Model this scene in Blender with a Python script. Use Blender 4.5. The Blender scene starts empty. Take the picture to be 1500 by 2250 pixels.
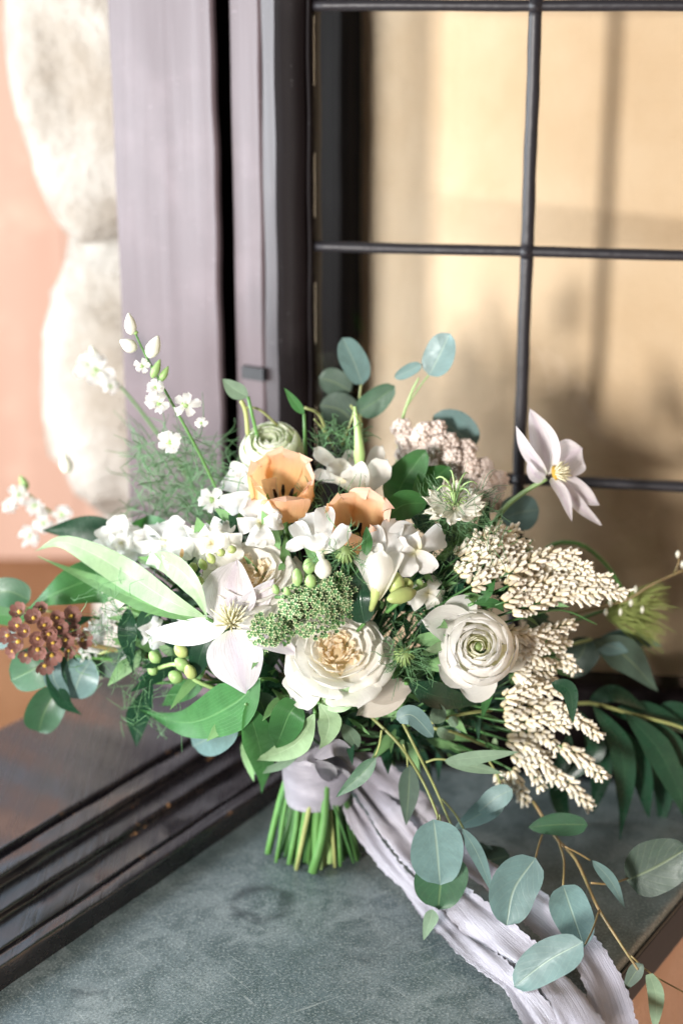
import bpy, math, random
import numpy as np
from math import sin, cos, pi, radians, atan2, sqrt
random.seed(7)
rs = np.random.RandomState(11)
SC = bpy.context.scene
COL = SC.collection

# ------------------------------------------------------------------ camera, world, lamps, exposure
FPX, CAMH = 3470.0, 0.657                       # focal length in photo pixels, camera height above the slab (m)
PITCH = math.atan(1125 / FPX)
CAMP = np.array([0., 0., CAMH])
FW = np.array([0., cos(PITCH), -sin(PITCH)]); UPV = np.array([0., sin(PITCH), cos(PITCH)]); RT = np.array([1., 0., 0.])
def ray(u, v): return FW + (u - 750) / FPX * RT + (1125 - v) / FPX * UPV
def P(u, v, Y):                                  # a point at forward distance Y
    r = ray(u, v); return CAMP + r * (Y / r[1])
def onz(u, v, z=0.):
    r = ray(u, v); return CAMP + r * ((z - CAMH) / r[2])
def pxm(p): return float((np.asarray(p) - CAMP) @ FW) / FPX      # metres per photo pixel there

cd = bpy.data.cameras.new('camera'); cam = bpy.data.objects.new('camera', cd); COL.objects.link(cam)
cam.location = CAMP; cam.rotation_euler = (pi / 2 - PITCH, 0, 0)
cd.sensor_width = 36; cd.sensor_height = 36; cd.sensor_fit = 'AUTO'; cd.lens = FPX / 2250 * 36
cd.clip_start = 0.02; cd.clip_end = 200
cd.dof.use_dof = True; cd.dof.focus_distance = float((P(820, 1430, 1.015) - CAMP) @ FW); cd.dof.aperture_fstop = 3.0
SC.camera = cam
SC.view_settings.view_transform = 'Standard'; SC.view_settings.look = 'None'; SC.view_settings.gamma = 1
SC.view_settings.exposure = 0.2
SC.cycles.diffuse_bounces = 8; SC.cycles.max_bounces = 14; SC.cycles.transparent_max_bounces = 12
w = bpy.data.worlds.new('World'); SC.world = w; w.use_nodes = True
bg = w.node_tree.nodes['Background']; bg.inputs[0].default_value = (1.0, 0.93, 0.86, 1); bg.inputs[1].default_value = 0.08

def lamp(name, loc, target, size, power, col):
    l = bpy.data.lights.new(name, 'AREA'); l.shape = 'RECTANGLE'; l.size, l.size_y = size; l.energy = power; l.color = col
    o = bpy.data.objects.new(name, l); COL.objects.link(o); o.location = loc
    from mathutils import Vector
    o.rotation_euler = (Vector(target) - Vector(loc)).to_track_quat('-Z', 'Y').to_euler()
    return o
lamp('window_daylight', (-1.3, 1.0, 0.50), (0.0, 1.10, 0.16), (0.9, 0.75), 44, (0.88, 0.95, 1.0))
lamp('room_window', (-1.04, -0.98, 0.54), (0.10, 1.3, 0.38), (0.24, 0.44), 100, (1.0, 0.955, 0.92))
lamp('outdoor_daylight', (-0.9, 1.35, 2.6), (-0.75, 2.1, 0.3), (0.9, 0.9), 8, (1.0, 0.98, 0.95))

# ------------------------------------------------------------------ object helpers
def link(o): COL.objects.link(o); return o
def thing(name, label, cat, loc=(0, 0, 0), group=None):
    o = link(bpy.data.objects.new(name, None)); o.location = tuple(float(x) for x in loc); o.empty_display_size = .01
    o['label'] = label; o['category'] = cat
    if group: o['group'] = group
    return o
def mk(name, V, Fc, mat, parent=None, uv=None, smooth=True, kind=None, attr=None):
    V = np.asarray(V, float)
    if parent is not None:
        root = parent
        off = np.zeros(3)
        while root is not None: off += np.array(root.location); root = root.parent
        V = V - off
    me = bpy.data.meshes.new(name); me.from_pydata(V.tolist(), [], Fc)
    if uv is not None:
        lay = me.uv_layers.new(name='UVMap'); idx = np.empty(len(me.loops), np.int32); me.loops.foreach_get('vertex_index', idx)
        lay.data.foreach_set('uv', np.asarray(uv, np.float32)[idx].ravel())
    if attr is not None:
        a = me.attributes.new('wear', 'FLOAT', 'POINT'); a.data.foreach_set('value', np.asarray(attr, np.float32))
    if smooth: me.polygons.foreach_set('use_smooth', np.ones(len(me.polygons), bool))
    if mat: me.materials.append(mat)
    o = link(bpy.data.objects.new(name, me))
    if parent is not None: o.parent = parent
    if kind: o['kind'] = kind
    return o
def gridf(ni, nj, closed=False):
    fs = []
    for i in range(ni - 1):
        for j in range(nj if closed else nj - 1):
            a = i * nj + j; b = i * nj + (j + 1) % nj
            fs.append((a, b, b + nj, a + nj))
    return fs
def sheet(name, G, mat, parent, kind=None):
    ni, nj = G.shape[:2]
    uu, vv = np.meshgrid(np.linspace(0, 1, ni), np.linspace(0, 1, nj), indexing='ij')
    return mk(name, G.reshape(-1, 3), gridf(ni, nj), mat, parent, uv=np.stack([uu, vv], -1).reshape(-1, 2), kind=kind)
def nz(a): a = np.asarray(a, float); return a / (np.linalg.norm(a, axis=-1, keepdims=True) + 1e-12)
def spline(pts, n):
    p = np.asarray(pts, float)
    if len(p) == 2: p = np.array([p[0], (p[0] + p[1]) / 2, p[1]])
    q = np.vstack([2 * p[0] - p[1], p, 2 * p[-1] - p[-2]])
    seg = np.linspace(0, len(p) - 1 - 1e-9, n); out = []
    for s in seg:
        i = int(s); t = s - i; a, b, c, d = q[i:i + 4]
        out.append(.5 * (2 * b + (c - a) * t + (2 * a - 5 * b + 4 * c - d) * t * t + (3 * b - a - 3 * c + d) * t ** 3))
    return np.array(out)
def tubeVF(pts, r, sides=7, n=None, cap=True):
    C = spline(pts, n or max(4, 4 * (len(pts) - 1) + 1)); n = len(C)
    T = nz(np.gradient(C, axis=0)); ref = np.array([.3, .5, .81]); A = nz(np.cross(T, ref)); B = np.cross(T, A)
    r = np.interp(np.linspace(0, 1, n), np.linspace(0, 1, len(np.atleast_1d(r))), np.atleast_1d(r))
    an = np.arange(sides) / sides * 2 * pi
    V = C[:, None] + r[:, None, None] * (np.cos(an)[None, :, None] * A[:, None] + np.sin(an)[None, :, None] * B[:, None])
    Fc = gridf(n, sides, True)
    if cap: Fc += [tuple(range(sides))[::-1], tuple((n - 1) * sides + k for k in range(sides))]
    uu, vv = np.meshgrid(np.linspace(0, 1, n), np.linspace(0, 1, sides), indexing='ij')
    return V.reshape(-1, 3), Fc, np.stack([uu, vv], -1).reshape(-1, 2)
def tube(name, pts, r, mat, parent, sides=7, n=None, kind=None):
    V, Fc, uv = tubeVF(pts, r, sides, n); return mk(name, V, Fc, mat, parent, uv=uv, kind=kind)
class Bag:
    def __init__(s): s.V = []; s.F = []; s.uv = []; s.n = 0
    def add(s, V, Fc, uv=None):
        V = np.asarray(V).reshape(-1, 3); s.V.append(V); s.F += [tuple(i + s.n for i in f) for f in Fc]; s.n += len(V)
        s.uv.append(uv if uv is not None else np.tile([.5, .5], (len(V), 1)))
    def sheet(s, G):
        ni, nj = G.shape[:2]; uu, vv = np.meshgrid(np.linspace(0, 1, ni), np.linspace(0, 1, nj), indexing='ij')
        s.add(G, gridf(ni, nj), np.stack([uu, vv], -1).reshape(-1, 2))
    def out(s, name, mat, parent=None, kind=None, smooth=True):
        return mk(name, np.vstack(s.V), s.F, mat, parent, uv=np.vstack(s.uv), kind=kind, smooth=smooth)
def boxVF(c, ax, ay, az):                          # centre, three half-axis vectors
    V = [np.array(c) + i * np.array(ax) + j * np.array(ay) + k * np.array(az) for i in (-1, 1) for j in (-1, 1) for k in (-1, 1)]
    return V, [(0, 1, 3, 2), (4, 6, 7, 5), (0, 4, 5, 1), (2, 3, 7, 6), (0, 2, 6, 4), (1, 5, 7, 3)]

# ------------------------------------------------------------------ materials
class NT:
    def __init__(s, name):
        s.m = bpy.data.materials.new(name); s.m.use_nodes = True; s.t = s.m.node_tree
        s.b = s.t.nodes['Principled BSDF']; s.out = s.t.nodes['Material Output']
    def n(s, ty, **k):
        x = s.t.nodes.new(ty)
        for a, v in k.items():
            if a.startswith('_'): setattr(x, a[1:], v)
        return x
    def set(s, sock, v):
        if hasattr(v, 'is_output') or isinstance(v, bpy.types.NodeSocket): s.t.links.new(v, sock)
        elif isinstance(v, (tuple, list)) and len(v) == 3 and sock.type == 'RGBA': sock.default_value = (*v, 1)
        else: sock.default_value = v
    def math(s, op, a, b=0., c=0.):
        x = s.n('ShaderNodeMath', _operation=op); s.set(x.inputs[0], a); s.set(x.inputs[1], b); s.set(x.inputs[2], c); return x.outputs[0]
    def mix(s, f, a, b):
        x = s.n('ShaderNodeMix', _data_type='RGBA'); s.set(x.inputs[0], f); s.set(x.inputs[6], a); s.set(x.inputs[7], b); return x.outputs[2]
    def ramp(s, f, a, b):                         # smooth 0..1 between a and b
        x = s.n('ShaderNodeMapRange', _interpolation_type='SMOOTHSTEP'); s.set(x.inputs[0], f); x.inputs[1].default_value = a; x.inputs[2].default_value = b; return x.outputs[0]
    def coord(s, which='Object', scale=(1, 1, 1), rot=(0, 0, 0)):
        c = s.n('ShaderNodeTexCoord'); m = s.n('ShaderNodeMapping'); s.t.links.new(c.outputs[which], m.inputs[0])
        m.inputs['Scale'].default_value = scale; m.inputs['Rotation'].default_value = rot; return m.outputs[0]
    def noise(s, vec, scale, detail=4, rough=.55, dist=0.):
        x = s.n('ShaderNodeTexNoise'); s.t.links.new(vec, x.inputs['Vector']); x.inputs['Scale'].default_value = scale
        x.inputs['Detail'].default_value = detail; x.inputs['Roughness'].default_value = rough; x.inputs['Distortion'].default_value = dist; return x.outputs[0]
    def bump(s, h, strength=.3, dist=.001):
        x = s.n('ShaderNodeBump'); s.t.links.new(h, x.inputs['Height']); x.inputs['Strength'].default_value = strength; x.inputs['Distance'].default_value = dist
        s.t.links.new(x.outputs[0], s.b.inputs['Normal']); return x.outputs[0]
    def fin(s, col, rough=.5, spec=.5):
        s.set(s.b.inputs['Base Color'], col); s.set(s.b.inputs['Roughness'], rough); s.set(s.b.inputs['Specular IOR Level'], spec); return s.m
    def rnd(s): return s.n('ShaderNodeObjectInfo').outputs['Random']
    def uvst(s):
        c = s.n('ShaderNodeTexCoord'); x = s.n('ShaderNodeSeparateXYZ'); s.t.links.new(c.outputs['UV'], x.inputs[0])
        return x.outputs[0], x.outputs[1], c.outputs['UV']
    def translucent(s, col, f, nrm=None):
        tr = s.n('ShaderNodeBsdfTranslucent'); s.set(tr.inputs[0], col); mx = s.n('ShaderNodeMixShader'); mx.inputs[0].default_value = f
        s.t.links.new(s.b.outputs[0], mx.inputs[1]); s.t.links.new(tr.outputs[0], mx.inputs[2]); s.t.links.new(mx.outputs[0], s.out.inputs[0])
        if nrm: s.t.links.new(nrm, tr.inputs['Normal'])

def leafmat(name, base, rib, trans, f=.3, rough=.42, vein=16, var=.35, spec=.4, parallel=False, vs=.3):
    k = NT(name); s, v, uv = k.uvst()
    t = k.math('ABSOLUTE', k.math('SUBTRACT', v, .5))
    mid = k.math('SUBTRACT', 1., k.ramp(t, .008, .035))
    if parallel: ph = k.math('MULTIPLY', t, 95.)
    else: ph = k.math('SUBTRACT', k.math('MULTIPLY', s, vein * 2 * pi), k.math('MULTIPLY', t, vein * 5.2))
    ve = k.math('MULTIPLY', k.ramp(k.math('SINE', ph), .72, 1.), vs)
    nn = k.ramp(k.noise(k.coord('Object'), 75, 6, .7, .6), .3, .7)
    spk = k.ramp(k.noise(k.coord('Object'), 420, 2, .6), .66, .74)
    lin = k.math('MAXIMUM', k.math('MULTIPLY', mid, .85), ve)
    rv = k.math('MULTIPLY_ADD', k.rnd(), var, 1 - var / 2)
    hs = k.n('ShaderNodeHueSaturation'); k.set(hs.inputs['Color'], k.mix(k.math('MULTIPLY', nn, .6), base, tuple(b * .58 for b in base))); k.set(hs.inputs['Value'], rv)
    col = k.mix(k.math('MULTIPLY', lin, .55), hs.outputs[0], rib)
    col = k.mix(k.math('MULTIPLY', spk, .35), col, tuple(b * .5 + .03 for b in base))
    nr = k.bump(k.math('SUBTRACT', k.math('MULTIPLY', nn, .35), lin), .35, .0006)
    k.fin(col, k.math('MULTIPLY_ADD', nn, .2, rough - .1), spec)
    tc = k.mix(.5, hs.outputs[0], trans); k.translucent(tc, f, nr); return k.m
def petalmat(name, base, tip, heart=None, f=.58, streak=.13, rough=.6, hl=.3, tl=.75, mid=None, trans=None, bd=.0009):
    k = NT(name); s, v, uv = k.uvst()
    mp = k.n('ShaderNodeMapping'); k.t.links.new(uv, mp.inputs[0]); mp.inputs['Scale'].default_value = (1.2, 17, 1)
    st = k.noise(mp.outputs[0], 2.2, 4, .6, .3)
    col = k.mix(k.ramp(s, tl, 1.), base, tip)
    if heart: col = k.mix(k.ramp(s, hl, 0.), col, heart)
    if mid: col = k.mix(k.math('MULTIPLY', k.ramp(k.math('ABSOLUTE', k.math('SUBTRACT', v, .5)), .22, .0), .6), col, mid)
    col = k.mix(k.math('MULTIPLY', k.ramp(st, .42, .75), streak), col, tuple(c * .55 for c in base))
    rv = k.math('MULTIPLY_ADD', k.rnd(), .1, .93)
    hs = k.n('ShaderNodeHueSaturation'); k.set(hs.inputs['Color'], col); k.set(hs.inputs['Value'], rv); col = hs.outputs[0]
    nn = k.noise(k.coord('Object'), 140, 3)
    nr = k.bump(k.math('ADD', k.math('MULTIPLY', st, .8), k.math('MULTIPLY', nn, .35)), .5, bd)
    k.fin(col, rough, .3); k.translucent(trans or col, f, nr); return k.m
def plain(name, base, rough=.5, var=.3, nscale=80, spec=.4, f=0., bump=.25, dark=.55):
    k = NT(name); nn = k.noise(k.coord('Object'), nscale, 5)
    hs = k.n('ShaderNodeHueSaturation'); k.set(hs.inputs['Color'], k.mix(nn, base, tuple(b * dark for b in base))); k.set(hs.inputs['Value'], k.math('MULTIPLY_ADD', k.rnd(), var, 1 - var / 2))
    nr = k.bump(nn, bump, .001); k.fin(hs.outputs[0], rough, spec)
    if f: k.translucent(hs.outputs[0], f)
    return k.m
def stemmat(name, base, dark):
    k = NT(name); s, v, uv = k.uvst()
    nn = k.noise(k.coord('Object', (60, 60, 14)), 4, 4)
    hs = k.n('ShaderNodeHueSaturation'); k.set(hs.inputs['Color'], k.mix(nn, base, dark)); k.set(hs.inputs['Value'], k.math('MULTIPLY_ADD', k.rnd(), .6, .7))
    k.bump(nn, .3, .0008); return k.fin(hs.outputs[0], .42, .45)

def paintwood(name, base, grain, bare, axis='z', rough=.42, gs=30, rot=0., wearlo=.98, spec=.45):
    k = NT(name)
    sc = {'z': (gs, gs, gs * .05), 'd': (gs, gs * .05, gs)}[axis]
    c = k.coord('Object', sc, (0, 0, rot)); g = k.noise(c, 1.6, 6, .6, .4); fine = k.noise(k.coord('Object'), 9, 5, .6)
    spk = k.ramp(k.noise(k.coord('Object'), 260, 2), .70, .78)
    at = k.n('ShaderNodeAttribute'); at.attribute_name = 'wear'
    wn = k.noise(k.coord('Object', (1, 1, 1)), 60, 5, .7)
    wear = k.ramp(k.math('MULTIPLY', at.outputs['Fac'], k.math('ADD', wn, k.math('MULTIPLY', fine, .5))), wearlo, wearlo + .12)
    col = k.mix(k.math('MULTIPLY', g, .8), base, grain)
    col = k.mix(k.math('MULTIPLY', k.ramp(fine, .5, .75), .35), col, tuple(min(1, b * 1.5 + .01) for b in base))
    col = k.mix(k.math('MULTIPLY', spk, .3), col, tuple(min(1, b * 2.5 + .08) for b in base))
    col = k.mix(wear, col, bare)
    k.bump(k.math('ADD', g, k.math('MULTIPLY', fine, .3)), .35, .0025)
    return k.fin(col, k.math('MULTIPLY_ADD', g, .25, rough - .12), spec)

# slate of the ledge
Ddir = ray(3155, 0); Ddir[2] = 0; Ddir = Ddir / np.linalg.norm(Ddir); Ndir = np.array([-Ddir[1], Ddir[0], 0.])   # along the ledge / towards outdoors
Z3 = np.array([0, 0, 1.])
def SN(s, n, z): return s * Ddir + n * Ndir + z * Z3
def sn(p): return float(p @ Ddir), float(p @ Ndir)
LED = atan2(Ddir[0], Ddir[1])
def slatemat():
    k = NT('slate'); o = k.coord('Object')
    big = k.noise(o, 9, 6, .65); med = k.noise(o, 38, 7, .75, .5); fine = k.noise(o, 520, 3, .7)
    c = k.coord('Object', (1, 1, 1), (0, 0, .9)); mp = k.n('ShaderNodeMapping'); k.t.links.new(c, mp.inputs[0]); mp.inputs['Scale'].default_value = (26, 520, 60)
    sc1 = k.ramp(k.noise(mp.outputs[0], 1, 3, .6, .8), .63, .72)
    c2 = k.coord('Object', (1, 1, 1), (0, 0, -.5)); mp2 = k.n('ShaderNodeMapping'); k.t.links.new(c2, mp2.inputs[0]); mp2.inputs['Scale'].default_value = (20, 420, 60)
    sc2 = k.ramp(k.noise(mp2.outputs[0], 1, 3, .6, .8), .65, .73)
    col = k.mix(k.ramp(big, .3, .7), (.075, .105, .112), (.16, .19, .192))
    col = k.mix(k.ramp(med, .40, .64), col, (.05, .075, .078))
    col = k.mix(k.math('MULTIPLY', k.ramp(fine, .5, .72), .6), col, (.38, .41, .395))
    col = k.mix(k.math('MULTIPLY', k.ramp(fine, .47, .33), .6), col, (.02, .033, .035))
    col = k.mix(k.math('MULTIPLY', k.math('MAXIMUM', sc1, sc2), .42), col, (.36, .39, .37))
    # the old ring stain and two spots
    geo = k.n('ShaderNodeTexCoord').outputs['Object']
    for (u, v), r0, wd, am in (((575, 1985), .021, .009, .8), ((195, 2178), .004, .009, .7), ((255, 1990), .0, .018, .35), ((800, 2110), .0, .014, .35)):
        p = onz(u, v); d = k.n('ShaderNodeVectorMath', _operation='DISTANCE'); k.t.links.new(geo, d.inputs[0]); d.inputs[1].default_value = (p[0], p[1], 0)
        rr = k.math('ABSOLUTE', k.math('SUBTRACT', k.math('MULTIPLY_ADD', k.noise(o, 60, 3), .02, k.math('SUBTRACT', d.outputs['Value'], .01)), r0))
        mk_ = k.math('MULTIPLY', k.ramp(rr, wd, 0.), k.ramp(med, .25, .6)); col = k.mix(k.math('MULTIPLY', mk_, am), col, (.02, .03, .034))
    k.bump(k.math('ADD', k.math('MULTIPLY', fine, .6), med), .35, .0012)
    return k.fin(col, k.math('MULTIPLY_ADD', fine, .25, .30), .85)
def plastermat(name, a, b):
    k = NT(name); o = k.coord('Object'); big = k.noise(o, 5, 4, .6); f = k.noise(o, 160, 5, .55); m = k.noise(o, 38, 4, .55)
    col = k.mix(k.ramp(big, .3, .7), a, b)
    k.bump(k.math('ADD', m, k.math('MULTIPLY', f, .5)), .7, .0035); return k.fin(col, .85, .15)
def stonemat():
    k = NT('rubble_stone'); o = k.coord('Object'); f = k.noise(o, 45, 6, .7); b = k.noise(o, 9, 4)
    col = k.mix(k.ramp(b, .35, .7), (.44, .41, .37), (.29, .25, .205)); col = k.mix(k.math('MULTIPLY', k.ramp(f, .55, .75), .6), col, (.17, .14, .11))
    k.bump(f, .9, .012); return k.fin(col, .9, .1)
M = {}
M['slate'] = slatemat()
M['dark'] = paintwood('sky_tinted_brown_paint', (.013, .011, .014), (.005, .004, .005), (.42, .22, .10), 'd', rough=.27, gs=60, rot=LED, wearlo=.87, spec=.8)  # faint blue-mauve in the base colours in sky reflected off dark paint
M['darkv'] = paintwood('dark_brown_upright_paint', (.006, .0035, .0035), (.003, .002, .002), (.30, .17, .13), 'z', rough=.5, spec=.05)
M['mauve'] = paintwood('mauve_haze_paint', (.098, .070, .076), (.060, .042, .046), (.4, .36, .36), 'z', rough=.5)  # pale mauve colours in the haze and sheen over dark brown boards
M['mauve2'] = paintwood('deep_mauve_haze_paint', (.042, .031, .034), (.022, .016, .018), (.3, .26, .27), 'z', rough=.45)  # same dark paint, haze tint coloured in more weakly
M['plaster'] = plastermat('ochre_plaster', (.71, .535, .375), (.62, .44, .285))
M['terra'] = plastermat('terracotta_plaster', (.84, .60, .47), (.76, .52, .39))
M['earth'] = plastermat('ochre_terrace', (.32, .165, .085), (.24, .115, .055))
M['stone'] = stonemat()
M['edge'] = plain('black_gloss_edge', (.010, .010, .012), .22, 0, 60, .35, bump=.05)
M['door'] = paintwood('weathered_pink_wood', (.50, .32, .245), (.37, .215, .155), (.8, .6, .5), 'z', rough=.7, gs=14)
M['lead'] = plain('lead_came', (.022, .020, .024), .42, 0, 90, .35, bump=.5, dark=.45)
M['black'] = plain('black_metal', (.012, .012, .014), .4, 0, 60)
def glassmat():
    k = NT('window_glass'); t = k.n('ShaderNodeBsdfTransparent'); t.inputs[0].default_value = (.97, .98, .97, 1); g = k.n('ShaderNodeBsdfGlossy'); g.inputs['Roughness'].default_value = .02
    fr = k.n('ShaderNodeFresnel'); fr.inputs[0].default_value = 1.35; mx = k.n('ShaderNodeMixShader'); k.t.links.new(fr.outputs[0], mx.inputs[0])
    k.t.links.new(t.outputs[0], mx.inputs[1]); k.t.links.new(g.outputs[0], mx.inputs[2]); k.t.links.new(mx.outputs[0], k.out.inputs[0])
    bp = k.n('ShaderNodeBump'); k.t.links.new(k.noise(k.coord('Object'), 14, 2), bp.inputs['Height']); bp.inputs['Strength'].default_value = .25; bp.inputs['Distance'].default_value = .004
    k.t.links.new(bp.outputs[0], g.inputs['Normal']); return k.m
M['glass'] = glassmat()

# ------------------------------------------------------------------ setting: ledge, reveal, room wall
S0, S1, NA, NB = -.35, 1.42, .3696, .7185
def structure(o, label=None): o['kind'] = 'structure'; return o
def extrude(name, prof, s0, s1, mat, parent=None, ns=80, jit=0., wear=None):     # prof: list of (n, z)
    pr = np.array(prof, float); ss = np.linspace(s0, s1, ns); G = np.zeros((ns, len(pr), 3)); ph = rs.rand(len(pr), 3) * 6
    for i, s in enumerate(ss):
        for j, (n, z) in enumerate(pr):
            jn = jit * (sin(s * 23 + ph[j, 0]) * .5 + sin(s * 61 + ph[j, 1]) * .35 + sin(s * 140 + ph[j, 2]) * .25)
            G[i, j] = SN(s, n + jn, z + jn * .6)
    at = np.tile(np.array(wear if wear is not None else [0] * len(pr), float), ns)
    return mk(name, G.reshape(-1, 3), gridf(ns, len(pr)), mat, parent, attr=at)
def bevelled(prof, wearable, r=.0018):        # replaces each corner by three points; wear = 1 on the convex ones
    out, wr = [], []
    for i, (n, z) in enumerate(prof):
        if i in (0, len(prof) - 1): out.append((n, z)); wr.append(0); continue
        a = np.array(prof[i - 1]); b = np.array(prof[i]); c = np.array(prof[i + 1])
        la, lc = np.linalg.norm(a - b), np.linalg.norm(c - b); rr = min(r, la * .3, lc * .3)
        p, q = b + (a - b) / la * rr, b + (c - b) / lc * rr
        out += [tuple(b + (a - b) / la * min(rr * 2.2, la * .45)), tuple(p), tuple((p + q) / 2 * .6 + b * .4), tuple(q), tuple(b + (c - b) / lc * min(rr * 2.2, lc * .45))]
        wv = 1. if i in wearable else 0.; wr += [0, wv, wv, wv, 0]
    return out, wr
pr, wr = bevelled([(NB + .02, 0.0), (NA, 0.0), (NA, -.026), (NA + .04, -.026)], [], .0035)
structure(extrude('slate_ledge', pr, S0, S1, M['slate'], ns=30))
structure(extrude('ledge_edge', bevelled([(NA + .002, -.004), (NA - .003, -.004), (NA - .003, -.040), (NA + .002, -.040)], [], .0015)[0], S0, S1, M['edge'], ns=8))
structure(mk('terrace', [SN(-2, .96, -.16), SN(6, .96, -.16), SN(6, 5, -.16), SN(-2, 5, -.16)], [(0, 1, 2, 3)], M['earth'], smooth=False))
pr, wr = bevelled([(NA + .004, -.0263), (NA + .004, -1.0)], [])
structure(extrude('room_wall', [(NA + .001, -.0415), (NA + .001, -.5), (NA + .004, -1.2)], S0, S1 + .6, M['terra'], ns=20))
fl = 4.0
structure(mk('floor', [(-fl, -fl, -.9), (fl, -fl, -.9), (fl, fl, -.9), (-fl, fl, -.9)], [(0, 1, 2, 3)], M['terra'], smooth=False))

# stepped sill of the window frame, solved from its edges in the photograph
def z_at(v, n):
    lo, hi = -.02, .3
    for _ in range(50):
        z = (lo + hi) / 2
        if sn(onz(0, v, z))[1] < n: hi = z
        else: lo = z
    return z
def n_at(v, z): return sn(onz(0, v, z))[1]
pts = [(NB - .001, -.001)]; n = NB - .001; z = 0
for vt, vf in ((2128, 2096), (2088, 2022), (2004, 1950), (1926, 1886), (1868, 1600)):
    z1 = max(z_at(vt, n), z + .004); n1 = n_at(vf, z1); pts += [(n, z1), (n1, z1)]
    if vt in (2128, 1926): pts += [(n1 + .001, z1 - .005), (n1 + .005, z1 - .005)]; n1 += .005; z1 -= .005
    n, z = n1, z1
ZPL, NPL = z, n
pts.append((n, -.35))
FR = thing('window_frame', 'dark brown painted window frame with stepped sill along the slate ledge and haze-paled mauve jamb boards', 'window frame', SN(.9, .8, 0))
pr, wr = bevelled(pts, range(1, len(pts) - 1))
extrude('stepped_sill', pr, S0, 1.075, M['dark'], FR, ns=160, jit=.0008, wear=wr)

# jamb boards stand across the end of the sill, facing along the ledge
def n_on(u, v, s):
    r = ray(u, v); A = np.array([[r @ Ddir]]); t = (s - CAMP @ Ddir) / (r @ Ddir); return float((CAMP + r * t) @ Ndir)
def board(name, uL, uR, s, mat, parent, depth=.05, z0=-.02, z1=.95, v=550, wob=0., tiltR=0.):
    nL, nR = n_on(uL, v, s), n_on(uR, v, s); k = 60; b = .002
    prof = [(s + depth, nL), (s + b, nL), (s, nL - b), (s - tiltR * .5, (nL + nR) / 2), (s - tiltR, nR + b), (s - tiltR + b, nR), (s + depth, nR)]
    G = np.zeros((k, len(prof), 3)); ph = rs.rand(4) * 6; ww = [0, .8, .8, 0, 1, 1, 0]
    for i, zz in enumerate(np.linspace(z0, z1, k)):
        for j, (a, c) in enumerate(prof):
            ed = wob * (sin(zz * 31 + ph[0]) * .6 + sin(zz * 83 + ph[1]) * .4) if j >= 4 else wob * .3 * sin(zz * 40 + ph[2])
            G[i, j] = SN(a, c + ed, zz)
    return mk(name, G.reshape(-1, 3), gridf(k, len(prof)), mat, parent, attr=np.tile(ww, k), smooth=False)
SJ = 1.062
board('jamb_board', 258, 478, SJ, M['mauve'], FR, wob=.0012, depth=.006)
board('recess_board', 400, 640, SJ + .035, M['darkv'], FR, depth=.03)
board('jamb_board', 512, 577, SJ + .012, M['mauve'], FR, wob=.0005, depth=.004)
board('stop_board', 577.6, 641, SJ + .012, M['mauve2'], FR, wob=.0025, tiltR=.0, depth=.015)
board('jamb_post', 630, 762, SJ + .245, M['darkv'], FR, depth=.026, wob=.0006)
board('post_moulding', 735, 750, SJ + .240, M['darkv'], FR, depth=.005, wob=.0006)
lp = boxVF(SN(SJ + .010, n_on(545, 825, SJ), z_at(825, n_on(551, 825, SJ)) if False else float(P(551, 825, SN(SJ, n_on(551, 825, SJ), 0)[1])[2])), Ndir * .0115, Ddir * .004, Z3 * .0055)
mk('latch_plate', lp[0], lp[1], M['black'], FR, smooth=False)

# plaster reveal behind the casement
SR = 1.335
k = 2
structure(mk('plaster_wall', [SN(SR, .95, -.05), SN(SR, -.9, -.05), SN(SR, -.9, 1.6), SN(SR, .95, 1.6)], [(0, 3, 2, 1)], M['plaster'], smooth=False))

# ------------------------------------------------------------------ the leaded casement, standing open across the ledge
W0 = onz(1150, 1700); WD = nz(np.array([.9862, -.1655, 0])); WN = np.array([-.1655, -.9862, 0])
def onW(u, v):
    r = ray(u, v); t = ((W0 - CAMP) @ WN) / (r @ WN); p = CAMP + r * t; return float((p - W0) @ WD), float(p[2])
def WP(x, z, o=0.): return W0 + x * WD + z * Z3 + o * WN
LW = thing('leaded_casement', 'open casement window of clear panes held by dark lead bars in front of ochre plaster', 'window', W0)
xs0 = onW(641, 545)[0]; xs1 = onW(692, 545)[0]; xv = onW(1157, 550)[0]; pw = xv - xs1
zb = [onW(1165, 12)[1], onW(1157, 552)[1], onW(1150, 1052)[1]]
zbot = onW(1420, 1512)[1]; dz = (zb[0] - zb[2]) / 2; zb = [zb[0] + dz] + zb
xr = xs1 + 2 * pw; ztop = zb[0] + dz
def wbox(name, x0, x1, z0, z1, o0, o1, mat, wob=0.):
    prof = [(x0, o1), (x0, o0 - .002), (x0 + .002, o0), ((x0 + x1) / 2, o0), (x1 - .002, o0), (x1, o0 - .002), (x1, o1)]
    vert = (z1 - z0) > (x1 - x0); kk = 50; ph = rs.rand(2) * 6
    if vert:
        G = np.array([[WP(a + wob * sin(zz * 60 + ph[0]), zz, b) for a, b in prof] for zz in np.linspace(z0, z1, kk)])
        return mk(name, G.reshape(-1, 3), gridf(kk, 7), mat, LW, attr=np.tile([0, 1, 1, .0, 1, 1, 0], kk))
    prof = [(z0, o1), (z0, o0 - .002), (z0 + .002, o0), ((z0 + z1) / 2, o0), (z1 - .002, o0), (z1, o0 - .002), (z1, o1)]
    G = np.array([[WP(xx, a + wob * sin(xx * 60 + ph[0]), b) for a, b in prof] for xx in np.linspace(x0, x1, kk)])
    return mk(name, G.reshape(-1, 3), gridf(kk, 7), mat, LW, attr=np.tile([0, 1, 1, .0, 1, 1, 0], kk))
zr0 = .006
wbox('stile', xs0 - .012, xs0 + .014, zr0, ztop + .04, .006, -.03, M['darkv'], .0004)
wbox('stile', xs0 + .0148, xs1, zr0, ztop + .04, .010, -.03, M['darkv'], .0004)
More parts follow.
